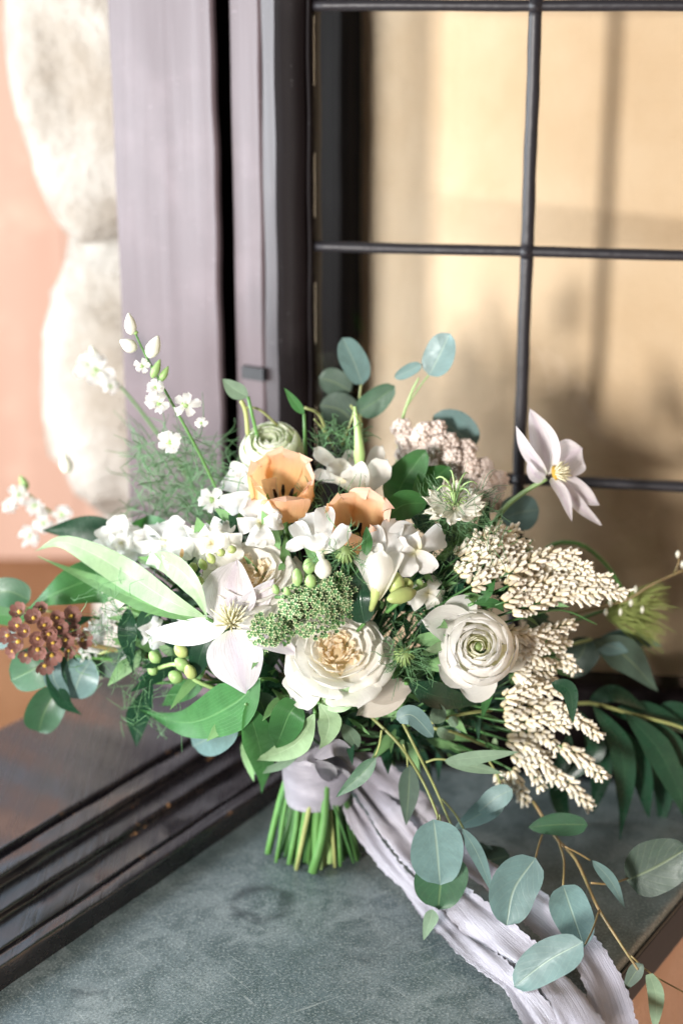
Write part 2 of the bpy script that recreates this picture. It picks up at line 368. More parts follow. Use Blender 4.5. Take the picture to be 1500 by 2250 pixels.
wbox('stile', xr, xr + .045, zr0, ztop + .04, .010, -.03, M['darkv'])
wbox('bottom_rail', xs1 + .001, xr - .001, zr0, zbot, .0095, -.03, M['darkv'])
wbox('top_rail', xs1 + .001, xr - .001, ztop, ztop + .04, .0095, -.03, M['darkv'])
def came(a, b, wd, dp, name='lead_bar'):
    a, b = np.array(a), np.array(b); L = spline([a, b], 24); T = nz(b - a); S = nz(np.cross(T, WN)); an = np.arange(10) / 10 * 2 * pi; ph = rs.rand(3) * 6
    G = np.array([[c + S * wd / 2 * (1 + .03 * sin(i * 1.3 + ph[0])) * np.sign(cos(q)) * abs(cos(q)) ** .7 + WN * dp / 2 * np.sign(sin(q)) * abs(sin(q)) ** .8 + S * .0002 * sin(i * .5 + ph[1]) for q in an] for i, c in enumerate(L)])
    return mk(name, G.reshape(-1, 3), gridf(24, 10, True) + [tuple(range(10))[::-1], tuple(230 + q for q in range(10))], M['lead'], LW)
for z in zb: came(WP(xs1 - .004, z, .001), WP(xr + .002, z, .001), .0088, .0125)
zz = [zbot] + zb[::-1] + [ztop]
for a, b in zip(zz[:-1], zz[1:]): came(WP(xv, a, .001), WP(xv, b, .001), .0105, .0115)
for z in zb:
    V = []; G = np.zeros((7, 10, 3))
    for i in range(7):
        th = pi * i / 6
        for j in range(10): q = j / 10 * 2 * pi; G[i, j] = WP(xv + .0072 * sin(th) * cos(q), z + .0072 * sin(th) * sin(q), .002 + .0078 * cos(th))
    mk('solder_joint', G.reshape(-1, 3), gridf(7, 10, True), M['lead'], LW)
for a, b in zip(zz[:-1], zz[1:]):
    for x0, x1 in ((xs1, xv), (xv, xr)):
        V, Fc = boxVF(WP((x0 + x1) / 2, (a + b) / 2, 0), WD * (x1 - x0) / 2, Z3 * (b - a) / 2, WN * .0012)
        mk('glass_pane', V, Fc, M['glass'], LW, smooth=False)

# ------------------------------------------------------------------ outdoors to the left: rubble stones and weathered wood
DW = thing('wooden_wall', 'sunlit pinkish weathered wood boarding beyond the rough stones', 'wooden wall', P(-100, 900, 2.3))
for i, (x0, x1) in enumerate(((-1.35, -1.02), (-1.018, -.83), (-.828, -.62), (-.618, -.40), (-.398, -.1))):
    V, Fc = boxVF((( x0 + x1) / 2, 2.3 + .003 * (i % 2), -.1), ((x1 - x0) / 2, 0, 0), (0, .015, 0), (0, 0, .80)); mk('plank', V, Fc, M['door'], DW, smooth=False)
ks = NT('open_sky'); em = ks.n('ShaderNodeEmission'); em.inputs[0].default_value = (.62, .80, 1., 1); em.inputs[1].default_value = 1.6; ks.t.links.new(em.outputs[0], ks.out.inputs[0])
structure(mk('sky', [(-9, 6, -.5), (.6, 6, -.5), (.6, 6, 7), (-9, 6, 7)], [(0, 1, 2, 3)], ks.m, smooth=False))
SW = thing('stone_pier', 'bright rough pale stones stacked beside the mauve window jamb outdoors', 'stone wall', P(200, 900, 1.75))
def rock(cu, cv, Y, hw, hh, seed, shape=None):
    r = np.random.RandomState(seed); ni, nj = 26, 40; c = P(cu, cv, Y); m = pxm(c); ph = r.rand(12, 4)
    G = np.zeros((ni, nj, 3))
    for i in range(ni):
        th = pi * i / (ni - 1)
        for j in range(nj):
            q = 2 * pi * j / nj; dx, dy, dzz = sin(th) * cos(q), sin(th) * sin(q), cos(th)
            e = .75; x = np.sign(dx) * abs(dx) ** e; y = np.sign(dy) * abs(dy) ** e; zz = np.sign(dzz) * abs(dzz) ** e
            nb = 1 + sum(.05 / (1 + k_ * .35) * sin((dx * (ph[k_, 0] - .5) + dy * (ph[k_, 1] - .5) + dzz * (ph[k_, 2] - .5)) * (4 + 4 * k_) + ph[k_, 3] * 6) for k_ in range(12))
            G[i, j] = c + nb * np.array([x * hw * m, y * .12, zz * hh * m])
    return mk('stone', G.reshape(-1, 3), gridf(ni, nj, True), M['stone'], SW)
rock(255, 120, 1.72, 215, 400, 3); rock(300, 800, 1.72, 190, 330, 5); rock(330, -560, 1.75, 260, 300, 8); rock(345, 1330, 1.75, 130, 260, 9); rock(420, 500, 1.85, 250, 160, 4)

# ------------------------------------------------------------------ flower and leaf materials
M['leaf'] = leafmat('fresh_green_leaf', (.05, .165, .05), (.15, .32, .12), (.13, .38, .07), .32, .42, parallel=True, spec=.3)
M['leaf_pale'] = leafmat('pale_green_leaf', (.31, .45, .25), (.46, .60, .38), (.34, .52, .22), .3, .45, parallel=True)
M['leaf_mid'] = leafmat('mid_green_leaf', (.17, .33, .13), (.30, .46, .22), (.22, .46, .13), .3, .42, parallel=True)
M['leaf_grey'] = leafmat('grey_green_leaf', (.20, .30, .20), (.32, .42, .28), (.2, .34, .14), .25, .5)
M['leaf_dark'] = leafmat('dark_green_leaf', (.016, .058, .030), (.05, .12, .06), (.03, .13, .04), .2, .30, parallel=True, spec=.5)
M['euc'] = leafmat('eucalyptus_leaf', (.135, .225, .215), (.32, .40, .30), (.16, .27, .19), .18, .45, vein=7, var=.3, vs=.1)
M['euc_dark'] = leafmat('deep_eucalyptus_leaf', (.06, .095, .07), (.20, .25, .13), (.08, .14, .06), .18, .48, vein=7, var=.3, vs=.12)
M['euc_green'] = leafmat('green_eucalyptus_leaf', (.045, .115, .06), (.15, .24, .10), (.07, .18, .06), .22, .42, vein=7, var=.3, vs=.12)
M['stem'] = stemmat('green_stem', (.11, .25, .065), (.05, .14, .035))
M['stem_deep'] = stemmat('deep_green_stem', (.06, .16, .045), (.03, .09, .025))
M['stem_pale'] = stemmat('pale_stem', (.34, .46, .2), (.2, .34, .1))
M['twig'] = stemmat('reddish_twig', (.26, .14, .07), (.16, .17, .06))
M['twig_green'] = stemmat('olive_twig', (.30, .33, .12), (.20, .22, .08))
M['white'] = petalmat('white_petal', (.86, .85, .82), (.87, .86, .84), (.82, .80, .56), hl=.25)
M['cream'] = petalmat('cream_petal', (.92, .90, .84), (.92, .91, .86), (.90, .84, .60), hl=.35)
M['cream_in'] = petalmat('peach_heart_petal', (.90, .77, .56), (.90, .82, .66), (.90, .74, .48), hl=.5)
M['blush'] = petalmat('blush_beige_petal', (.74, .66, .58), (.76, .69, .62), streak=.25)
M['ran'] = petalmat('ranunculus_petal', (.92, .905, .865), (.92, .91, .88), (.82, .82, .54), hl=.35)
M['ran_in'] = petalmat('ranunculus_heart_petal', (.86, .85, .64), (.88, .87, .74), (.42, .46, .14), hl=.6, f=.45)
M['rangreen'] = petalmat('greenish_ranunculus_petal', (.82, .87, .68), (.88, .89, .78), (.55, .70, .32), hl=.6, f=.45)
M['clem'] = petalmat('clematis_petal', (.86, .815, .845), (.87, .83, .86), (.86, .86, .72), f=.45, streak=.5, mid=(.77, .66, .77), hl=.22, bd=.0024)
M['tulip'] = petalmat('peach_tulip_petal', (.85, .55, .28), (.84, .55, .42), (.84, .70, .36), f=.42, streak=.25, trans=(.88, .55, .26), mid=(.80, .42, .24), hl=.35, tl=.5)
M['nig'] = petalmat('love_in_a_mist_petal', (.90, .87, .78), (.85, .82, .68), (.78, .80, .58), f=.42, streak=.25)
M['frond'] = plain('thread_foliage', (.12, .26, .11), .5, .5, 50)
M['frond_y'] = plain('olive_thread_foliage', (.30, .36, .10), .5, .5, 50)
M['pod'] = plain('pod_green', (.24, .34, .12), .55, .2, 90)
M['bud'] = plain('green_bud', (.36, .56, .20), .4, .2, 60, f=.15)
M['bud_y'] = plain('yellow_green_bud', (.52, .62, .22), .4, .2, 60, f=.15)
M['budw'] = plain('white_bud', (.80, .80, .68), .45, .08, 60, f=.2, dark=.88)
M['yellow'] = plain('yellow_pollen', (.66, .43, .07), .6, .2, 200)
M['stamen'] = plain('cream_stamen', (.90, .87, .66), .55, .1, 120, f=.4, dark=.85)
M['blackish'] = plain('dark_anther', (.012, .01, .012), .6, 0, 200)
M['umbel'] = plain('tight_green_umbel_floret', (.075, .19, .06), .5, .5, 180)
M['umbel_tip'] = plain('pale_floret_rim', (.62, .70, .38), .5, .2, 180)
M['pink'] = plain('pink_cream_floret', (.88, .76, .68), .7, .2, 260, f=.25, dark=.78)
M['brown'] = plain('russet_pod_floret', (.25, .115, .092), .6, .5, 120, f=.2)
M['wax'] = None
def bellmat():
    k = NT('waxy_bell'); s, v, uv = k.uvst()
    col = k.mix(k.ramp(s, .0, .3), (.42, .38, .17), (.84, .75, .54)); col = k.mix(k.ramp(s, .35, .7), col, (.90, .86, .74))
    hs = k.n('ShaderNodeHueSaturation'); k.set(hs.inputs['Color'], col); k.set(hs.inputs['Value'], k.math('MULTIPLY_ADD', k.rnd(), .28, .78))
    k.fin(hs.outputs[0], .45, .4); k.translucent(hs.outputs[0], .15); return k.m
M['bell'] = bellmat()
def silkmat():
    k = NT('silk_ribbon'); s, v, uv = k.uvst()
    mp = k.n('ShaderNodeMapping'); k.t.links.new(uv, mp.inputs[0]); mp.inputs['Scale'].default_value = (5, 26, 1)
    st = k.noise(mp.outputs[0], 1.6, 6, .62, .6); wv = k.noise(k.coord('Object'), 900, 2)
    col = k.mix(st, (.36, .335, .375), (.19, .18, .22)); k.bump(k.math('MULTIPLY_ADD', st, .9, k.math('MULTIPLY', wv, .25)), 1., .0009)
    k.b.inputs['Sheen Weight'].default_value = .3; k.fin(col, .24, 1.); k.translucent(col, .15); return k.m
M['silk'] = silkmat()

# ------------------------------------------------------------------ plant builders
def Yd(u, v): return 1.13 - .12 * sqrt(max(0., 1 - ((u - 740) / 480) ** 2 - ((v - 1380) / 330) ** 2))
def pt(q):
    if len(q) == 4: return onz(q[0], q[1], q[2])
    return P(q[0], q[1], Yd(q[0], q[1]) + (q[2] if len(q) > 2 else 0.))
PROF = {
    'lance': lambda s: np.sin(pi * s ** .8) ** .9,
    'ovate': lambda s: s ** .5 * (1 - s) ** .72 * 1.93,
    'round': lambda s: (4 * s * (1 - s)) ** .52 * (1 - .08 * s),
    'coin': lambda s: (1 - np.abs(2 * s ** .92 - 1) ** 2.3) ** .55,
    'petal': lambda s: (.16 + .84 * s ** .75) * np.sqrt(np.clip(1 - s ** 4.5, 0, 1)),
    'ptip': lambda s: np.clip((.14 + 1.1 * s ** .8) * (1 - s ** 2.6) ** .8 * 1.32, 0, 2),
    'clem': lambda s: .1 + np.sin(pi * np.clip(s, 0, 1) ** .78) ** .8 * (1 - .1 * s) - .1 * s,
    'strap': lambda s: np.clip(np.minimum(s * 12, 1) * np.minimum((1 - s) * 9, 1), 0.02, 1) ** .5,
    'full': lambda s: np.ones_like(s),
    'tul': lambda s: np.clip(.35 + .9 * s ** .6, 0, 1) * np.sqrt(np.clip(1 - s ** 3.2 * .97, 0, 1)),
    'bract': lambda s: np.sin(pi * np.clip(s * .9 + .1, 0, 1)) ** .7,
}
def bladeG(C3, wid, prof='lance', roll=0., fold=0., cup=0., ruf=0., rf=2., ni=14, nj=7, twist=0., jag=0.):
    C = spline(C3, ni); s = np.linspace(0, 1, ni); T = nz(np.gradient(C, axis=0)); V = nz(CAMP - C)
    S = nz(np.cross(T, V)); Nn = np.cross(S, T); ro = np.radians(roll + twist * s)[:, None]
    S, Nn = S * np.cos(ro) + Nn * np.sin(ro), Nn * np.cos(ro) - S * np.sin(ro)
    wv = np.interp(s, np.linspace(0, 1, len(np.atleast_1d(wid))), np.atleast_1d(wid)) * PROF[prof](np.clip(s, 0, 1)) / 2
    t = np.linspace(-1, 1, nj); p1, p2 = random.random() * 6, random.random() * 6
    off = cup * wv[:, None] * t ** 2 + fold * wv[:, None] * np.abs(t)
    if ruf: off = off + ruf * wv.max() * (s[:, None] ** 1.2) * (np.sin(rf * 2 * pi * s[:, None] + p1 + 1.5 * t) * np.abs(t) ** 1.5 + .7 * np.sin(rf * 2.2 * t + p2) * s[:, None] ** 2)
    w2 = wv[:, None] * (1 + (.05 * np.sin(6 * s + p1)[:, None] * np.sign(t)))
    G = C[:, None] + S[:, None] * (w2 * t)[:, :, None] + Nn[:, None] * off[:, :, None]
    if jag: G = G + T[:, None] * (jag * wv.max() * s[:, None] ** 3 * np.sin(t * 7 + p1))[:, :, None]
    return G
def blade(T, name, pts, wpx, mat, prof='lance', kind=None, **k):
    C3 = [pt(q) for q in pts]; m = pxm(C3[len(C3) // 2]); return sheet(name, bladeG(C3, np.atleast_1d(wpx) * m, prof, **k), M[mat], T, kind)
def twig(T, name, pts, rpx, mat, sides=6):
    C3 = [pt(q) for q in pts]; m = pxm(C3[len(C3) // 2]); return tube(name, C3, np.atleast_1d(rpx) * m, M[mat], T, sides)
class Frame:
    def __init__(s, c, n, up=(0, 0, 1), spin=0.):
        s.c = np.array(c, float); s.z = nz(n); s.x = nz(np.cross(up, s.z)) if abs(np.dot(nz(up), s.z)) < .98 else np.array([1., 0, 0]); s.y = np.cross(s.z, s.x)
        if spin: a = radians(spin); s.x, s.y = s.x * cos(a) + s.y * sin(a), s.y * cos(a) - s.x * sin(a)
    def w(s, G): return s.c + G[..., :1] * s.x + G[..., 1:2] * s.y + G[..., 2:3] * s.z
def cupG(Fr, rz, phi, ha, prof='petal', ruf=0., rf=2., spiral=0., ni=10, nj=9, curl=0., unit=.01, notch=0.):
    q = spline([(a, b, 0) for a, b in rz], ni); s = np.linspace(0, 1, ni); t = np.linspace(-1, 1, nj)
    an = radians(phi) + radians(ha) * PROF[prof](s)[:, None] * t; p1, p2 = random.random() * 6, random.random() * 6
    R = q[:, 0][:, None] * (1 + spiral * t); Z = q[:, 1][:, None] + 0 * t
    dq = nz(np.gradient(q, axis=0)); nr, nzv = -dq[:, 1][:, None], dq[:, 0][:, None]
    o = ruf * s[:, None] ** 2 * (np.sin(rf * 3 * t + p1) + .5 * np.sin(rf * 6.3 * t + p2)) + curl * s[:, None] ** 3 * t ** 2
    R = R + nr * o; Z = Z + nzv * o
    tr = notch * s[:, None] ** 4 * (np.sin(rf * 4 * t + p2) * .6 + .4 * np.sin(9 * t + p1) - t ** 2 * .6)
    R = R + dq[:, 0][:, None] * tr; Z = Z + dq[:, 1][:, None] * tr
    return Fr.w(np.stack([R * np.cos(an), R * np.sin(an), Z], -1) * unit)
def lathe(T, name, C3, r, mat, sides=9, n=None):        # a spindle along a path
    return tube(name, C3, r, M[mat], T, sides, n)
def bud(T, name, a, b, wpx, mat):                       # egg-shaped bud between two pixels
    A, B = pt(a), pt(b); m = pxm(A) * wpx / 2; L = [A + (B - A) * x for x in (0, .12, .3, .55, .8, .94, 1)]
    return tube(name, L, np.array([.25, .62, .95, 1, .72, .38, .08]) * m, M[mat], T, 9, 13)
def rnd(a, b): return a + (b - a) * random.random()
def facing(p, right=0., up=0.): v = nz(CAMP - np.asarray(p)); return nz(v + right * RT + up * Z3)

HAND = onz(700, 1882)                                    # where the bundle of stems stands
TOPH = HAND + np.array([-.004, 0, .13])
def to_hand(p, k=.72):                                   # a hidden stem from a flower down towards the binding
    p = np.asarray(p); e = TOPH + (p - TOPH) * (1 - k); return [p, (p + e) / 2 + np.array([0, .012, .0]), e]

# ------------------------------------------------------------------ the stems, the wrap and the trailing ribbon
SB = thing('stem_bundle', 'cut green flower stems splayed below the ribbon wrap on the slate', 'flower stems', HAND)
for i in range(96):
    a = i * 2.39996 + rnd(-.2, .2); rr = sqrt((i + .5) / 96) * rnd(.86, 1.06); b = HAND + np.array([cos(a) * .040 * rr - .002, sin(a) * .028 * rr, 0]); at_ = a + rnd(-1.1, .9); tp = HAND + np.array([cos(at_) * .021 * rr, sin(at_) * .021 * rr, .088])
    r = rnd(.0009, .0022) if i % 7 else .0034; b = b + (b - tp) * rnd(-.07, .02); b[2] = max(b[2], r * .6)
    tube('stem', [tp + np.array([0, 0, .02]), tp, tp * .5 + b * .5 + rs.randn(3) * .0016, b], [r, r, r * rnd(.9, 1.2), r * rnd(.85, 1.15)], M[random.choice(['stem', 'stem', 'stem_deep', 'stem_deep', 'stem_deep', 'stem_deep', 'stem_pale', 'twig_green']) if i % 7 else 'stem'], SB, 7, 9)
b = onz(722, 1893, .003); tube('stem', [b + np.array([-.006, .012, .09]), b + np.array([-.004, .004, .045]), b], [.0042, .0044, .0048], M['stem_pale'], SB, 10, 9)
b = onz(676, 1880, .003); tube('stem', [b + np.array([.0, .012, .09]), b + np.array([0, .004, .045]), b], [.0028, .003, .0031], M['stem'], SB, 9, 9)
RB = thing('ribbon', 'pale lavender silk ribbon wrapped round the stems with long frayed tails on the slate', 'ribbon', HAND)
def wrapband(z0, z1, r0, tilt, ph, wr):
    ni, nj = 26, 72; G = np.zeros((ni, nj, 3)); kk = [(rnd(.5, 1), rnd(0, 6), int(rnd(1, 4)), rnd(1.5, 4)) for _ in range(9)]
    for i in range(ni):
        f = i / (ni - 1)
        for j in range(nj):
            a = j / nj * 2 * pi; zz = z0 + (z1 - z0) * f + tilt * cos(a - ph)
            rr = r0 * (1 + .10 * (f - .5)) + wr * sum(A * sin(f * 2 * pi * fq + a * m + p_) for A, p_, m, fq in kk) / 3 - .0016 * (abs(2 * f - 1) ** 6)
            G[i, j] = HAND + np.array([rr * 1.04 * cos(a), rr * .95 * sin(a), zz])
    uu, vv = np.meshgrid(np.linspace(0, 1, ni), np.linspace(0, 1, nj), indexing='ij')
    return mk('wrap_band', G.reshape(-1, 3), gridf(ni, nj, True), M['silk'], RB, uv=np.stack([vv, uu], -1).reshape(-1, 2))
wrapband(.054, .104, .0272, .003, .6, .0005); wrapband(.082, .132, .0284, -.006, 2.2, .0007); wrapband(.106, .148, .0288, .006, 4.4, .0008)
def tailG(pts, wid, amp, fq, ph, roll, ni=110, nj=25, fray=.0006):
    C = spline([pt(q) for q in pts], ni); s = np.linspace(0, 1, ni); t = np.linspace(-1, 1, nj)
    T = nz(np.gradient(C, axis=0)); V = nz(CAMP - C) * .55 + Z3 * .45; S = nz(np.cross(T, V)); Nn = np.cross(S, T)
    ro = np.radians(np.interp(s, np.linspace(0, 1, len(roll)), roll))[:, None]; S, Nn = S * np.cos(ro) + Nn * np.sin(ro), Nn * np.cos(ro) - S * np.sin(ro)
    wv = np.interp(s, np.linspace(0, 1, len(wid)), wid)[:, None] / 2
    x = t + .10 * np.sin(2 * pi * (s[:, None] * 1.3 + t * .5) + ph)
    off = amp * (np.sin(2 * pi * (t * fq + s[:, None] * .8 + ph)) + .55 * np.sin(2 * pi * (t * fq * 1.9 - s[:, None] * 1.4 + ph * 2))+ .18 * np.sin(2 * pi * (t * fq * 3.1 + s[:, None] * 2.6)))
    r1 = rs.randn(ni, 1) * fray; x = x * (1 + 0 * s[:, None])
    G = C[:, None] + S[:, None] * (x * wv + r1 * np.sign(t) * (np.abs(t) > .98))[:, :, None] + Nn[:, None] * off[:, :, None]
    zmin = .0015; G[:, :, 2] = np.where(G[:, :, 2] < .012, zmin + (.012 - zmin) * np.exp((G[:, :, 2] - .012) / .012), G[:, :, 2]); return G
for pts, wd, am, fq, ph, rl in (
    ([(730, 1640, .03), (830, 1700, .085, 'z'), (925, 1790, .056, 'z'), (1030, 1888, .034, 'z'), (1130, 1960, .022, 'z'), (1235, 2045, .018, 'z'), (1310, 2140, .014, 'z'), (1362, 2290, .008, 'z')], [.016, .022, .025, .026, .028, .029, .028, .027], .0022, .42, .15, [25, -30, 15, 25, -15, 15, -5]),
    ([(690, 1655, -.020), (770, 1705, .0), (850, 1795, .060, 'z'), (925, 1885, .036, 'z'), (1015, 1985, .024, 'z'), (1115, 2078, .020, 'z'), (1210, 2165, .016, 'z'), (1285, 2290, .014, 'z')], [.013, .021, .024, .026, .028, .029, .031, .033], .0021, .45, .55, [0, 35, -25, 22, -38, 20, -15]),
    ([(680, 1662, -.024), (738, 1725, -.014), (788, 1805, .040, 'z'), (850, 1895, .020, 'z'), (930, 1985, .010, 'z'), (1030, 2085, .010, 'z'), (1130, 2175, .010, 'z'), (1215, 2290, .008, 'z')], [.008, .013, .016, .018, .019, .019, .021, .024], .0018, .5, .85, [-10, 50, -45, -60, 30, -55, 20])):
    sheet('tail', tailG(pts, wd, am, fq, ph, rl, ni=160), M['silk'], RB)
for a, b_, c in (((700, 1672, -.027), (672, 1650, -.02), (628, 1668, -.006)), ((690, 1665, -.03), (730, 1640, -.02), (770, 1655, .0)), ((694, 1672, -.03), (715, 1690, -.03), (735, 1712, -.02))):
    sheet('knot_fold', bladeG([pt(a), pt(b_), pt(c)], [.012, .014, .012], 'round', cup=.5, ruf=.12, ni=14, nj=9, roll=rnd(-20, 20)), M['silk'], RB)

# ------------------------------------------------------------------ roses and ranunculi
def boxless(Fr, r, z):
    V = [Fr.c + Fr.z * z]; ring = []
    for q in range(3):
        rr = r * (q + 1) / 3
        for j in range(9): a = j / 9 * 2 * pi; V.append(Fr.c + Fr.x * rr * cos(a) + Fr.y * rr * sin(a) + Fr.z * (z - rr * .35 * (q + .6)))
    F_ = [(0, 1 + j, 1 + (j + 1) % 9) for j in range(9)] + [(1 + q * 9 + j, 10 + q * 9 + j, 10 + q * 9 + (j + 1) % 9, 1 + q * 9 + (j + 1) % 9) for q in range(2) for j in range(9)]
    return V, F_
def garden_rose(label, c, n, sc, lay=1., inner=30, mo='cream', spin=0, nm='garden_rose'):
    T = thing(nm, label, 'rose', c, 'roses in the bouquet'); Fr = Frame(c, n, spin=spin); Fr.c = Fr.c - Fr.z * 1.6 * .01 * sc; u = .01 * sc
    rows = [(5, [(.3, .2), (1.8, .45), (3.0, .8), (3.8, .75), (4.05, .45)], 47, .12, .10), (5, [(.5, .4), (1.9, .75), (2.9, 1.2), (3.4, 1.35), (3.6, 1.2)], 48, .10, .09),
            (5, [(1.2, .6), (2.1, 1.1), (2.65, 1.6), (2.95, 1.85), (3.12, 1.82)], 48, .07, .07), (5, [(1.2, .9), (1.9, 1.35), (2.3, 1.85), (2.42, 2.08)], 50, .06, .06), (5, [(1.0, 1.1), (1.5, 1.5), (1.85, 1.9), (1.95, 2.14)], 52, .05, .06)]
    for k_, (n_, rz, ha, rf_, nt) in enumerate(rows):
        for i in range(n_):
            j = rnd(.95, 1.05); sheet('petal', cupG(Fr, [(a * j, b * j + rnd(-.04, .04)) for a, b in rz], i * 360 / n_ + k_ * 27 + rnd(-9, 9), ha * rnd(.92, 1.1), 'petal', rf_, rnd(1, 1.8), .03, 12, 15, unit=u, notch=nt), M[mo], T)
    for i in range(inner):
        q = (i + .5) / inner; r = .15 + 1.45 * sqrt(q); a = (i % 5) * 72 + rnd(-24, 24) + 12 * (i // 5); z1 = 1.95 + .12 * q + rnd(-.08, .1)
        sheet('petal', cupG(Fr, [(r * .55, 1.0), (r * .85, 1.4), (r, z1 - .2), (r * rnd(.92, 1.12) + .05, z1)], a, min(75, rnd(34, 52) / (r + .25)), 'petal', .09, 1.5, rnd(-.22, .22), 9, 9, unit=u, notch=.12), M['cream_in'], T)
    mk('heart', *boxless(Fr, 1.75 * u, 1.5 * u), M['cream_in'], T)
    tube('stem', to_hand(Fr.c), [.0025, .0025, .002], M['stem'], T); return T, Fr
c = P(742, 1432, 1.018); RT_, Fr = garden_rose('large open cream garden rose with a peach quartered heart at the front of the bouquet', c, (-.02, -.62, .78), .96)
for pts, w_ in (([(820, 1490, .01), (850, 1530, .012), (785, 1575, .014)][:0] or [(890, 1500, .012), (850, 1535, .006), (785, 1572, .010)], 62), ([(700, 1500, .0), (660, 1520, -.002), (640, 1536, .0)], 90), ([(800, 1500, .004), (842, 1520, .0), (905, 1510, .006)], 60)):
    blade(RT_, 'petal', pts, w_, 'blush' if w_ < 70 else 'cream', 'bract', cup=.3, ruf=.12, jag=.1)
garden_rose('cream garden rose partly hidden behind the spread pinkish clematis', P(548, 1262, 1.05), (-.08, -.45, .88), .98, inner=20, spin=20)
def ranunculus(label, c, n, R, mo, mi, openp=(), squash=1., nm='ranunculus'):
    T = thing(nm, label, 'ranunculus', c, 'ranunculus blooms in the bouquet'); Fr = Frame(c, n); Fr.c = Fr.c - Fr.z * R * .45; K = 13
    for k_ in range(K):
        f = (k_ + 1) / K; lipr = R * (.12 + .053 * k_ if k_ < 9 else (.64, .75, .86, .96)[k_ - 9]); r = max(lipr * 1.14, R * .3 * f) if k_ < 9 else R * (.80, .88, .95, 1.02)[k_ - 9]
        top = R * (.84 + .13 * sin(min(1., f * 1.15) * pi * .62)) if k_ < 10 else R * (.93, .84, .70)[k_ - 10]; n_ = 2 if k_ < 3 else 3; lo = max(0., top - R * (.35 + .5 * f))
        for i in range(n_):
            j_ = rnd(.97, 1.03)
            rz = [(r * .55, lo), (r * .98, lo + (top - lo) * .35), (r * 1.04, lo + (top - lo) * .66), ((r * 1.0 + lipr) / 2, lo + (top - lo) * .90), (lipr * j_, top * rnd(.99, 1.01))]
            sheet('petal', cupG(Fr, rz, k_ * 47 + i * 360 / n_ + rnd(-10, 10), 100 if n_ == 2 else rnd(72, 86) if n_ == 3 else rnd(56, 68), 'petal', R * .012, rnd(.8, 1.4), .045, 11, 13, unit=1., notch=R * .05), M[mi if k_ < 4 else mo], T)
    mk('heart', *boxless(Fr, R * .15, R * .80), M['pod'], T)
    tube('stem', to_hand(Fr.c), [.0024, .0024, .002], M['stem'], T); return T, Fr
c = P(1048, 1424, 1.035); T, Fr = ranunculus('white ranunculus with tight spiral of petals and green heart beside the waxy bell sprays', c, facing(c, .06, .12), .0265, 'ran', 'ran_in')
for pts, w_ in (([(1020, 1400, .02), (985, 1370, .012), (928, 1362, .01)], 92), ([(1010, 1390, .022), (1010, 1350, .014), (1037, 1308, .012)], 80), ([(1030, 1440, .012), (1000, 1480, .006), (962, 1462, .004)], 66), ([(1050, 1450, .012), (1040, 1500, .004), (1010, 1512, .006)], 96), ([(1080, 1440, .02), (1118, 1430, .012), (1134, 1410, .014)], 90)):
    blade(T, 'petal', pts, w_, 'ran', 'bract', cup=.25, ruf=.08, jag=.06)
blade(T, 'sepal', [(985, 1410, .01), (955, 1425, .004), (932, 1428, .002)], 20, 'leaf_pale', cup=.4)
c = P(597, 985, 1.165); ranunculus('greenish white ranunculus at the back, behind the upright peach tulip', c, nz((-.08, -.45, .86)), .0235, 'rangreen', 'rangreen')

# ------------------------------------------------------------------ clematis
def clematis(label, c, petals, mat='clem', stam=38, n=None, sl=.016):
    T = thing('clematis', label, 'clematis', c, 'clematis blooms in the bouquet')
    for pts, w_, kw in petals: blade(T, 'petal', pts, w_, mat, 'clem', ni=18, nj=9, ruf=.07, jag=.03, **kw)
    n = nz(n if n is not None else facing(c, 0, .7)); Fr = Frame(c + n * .001, n); B = Bag()
    for i in range(stam):
        a = i * 2.4; q = sqrt((i + .5) / stam) * .95; d = Fr.x * cos(a) * q * .8 + Fr.y * sin(a) * q * .8 + Fr.z * (1.0 - q * .35); L = sl * rnd(.75, 1.1)
        V, F_, uv = tubeVF([Fr.c, Fr.c + d * L * .6, Fr.c + d * L + Fr.z * .001], [.0006, .0007, .0009, .0003], 4, 5); B.add(V, F_, uv)
    B.out('stamens', M['stamen'], T, kind='stuff'); return T
c = P(508, 1372, 1.018)
clematis('pinkish white clematis spread wide open at the front left with cream stamens', c, [
    ([(510, 1365, .0), (505, 1300, .004), (520, 1230, .012)], 118, dict(cup=.35, roll=10)),
    ([(515, 1370, .002), (560, 1320, .008), (602, 1272, .014)], 66, dict(cup=.3, roll=-25)),
    ([(500, 1370, .0), (410, 1392, -.004), (318, 1388, .0)], 58, dict(cup=.25)),
    ([(500, 1362, .006), (420, 1362, .008), (352, 1338, .012)], 34, dict(roll=40)),
    ([(505, 1385, -.003), (522, 1450, -.012), (540, 1524, -.010)], 122, dict(cup=.22)),
    ([(520, 1378, .004), (590, 1400, .002), (655, 1440, .004)], 62, dict(cup=.25, roll=15))], sl=.019)
c = P(1212, 1040, 1.135); dz_ = .0
def cp(u, v, dy): return (u, v, 1.135 + dy - Yd(u, v))
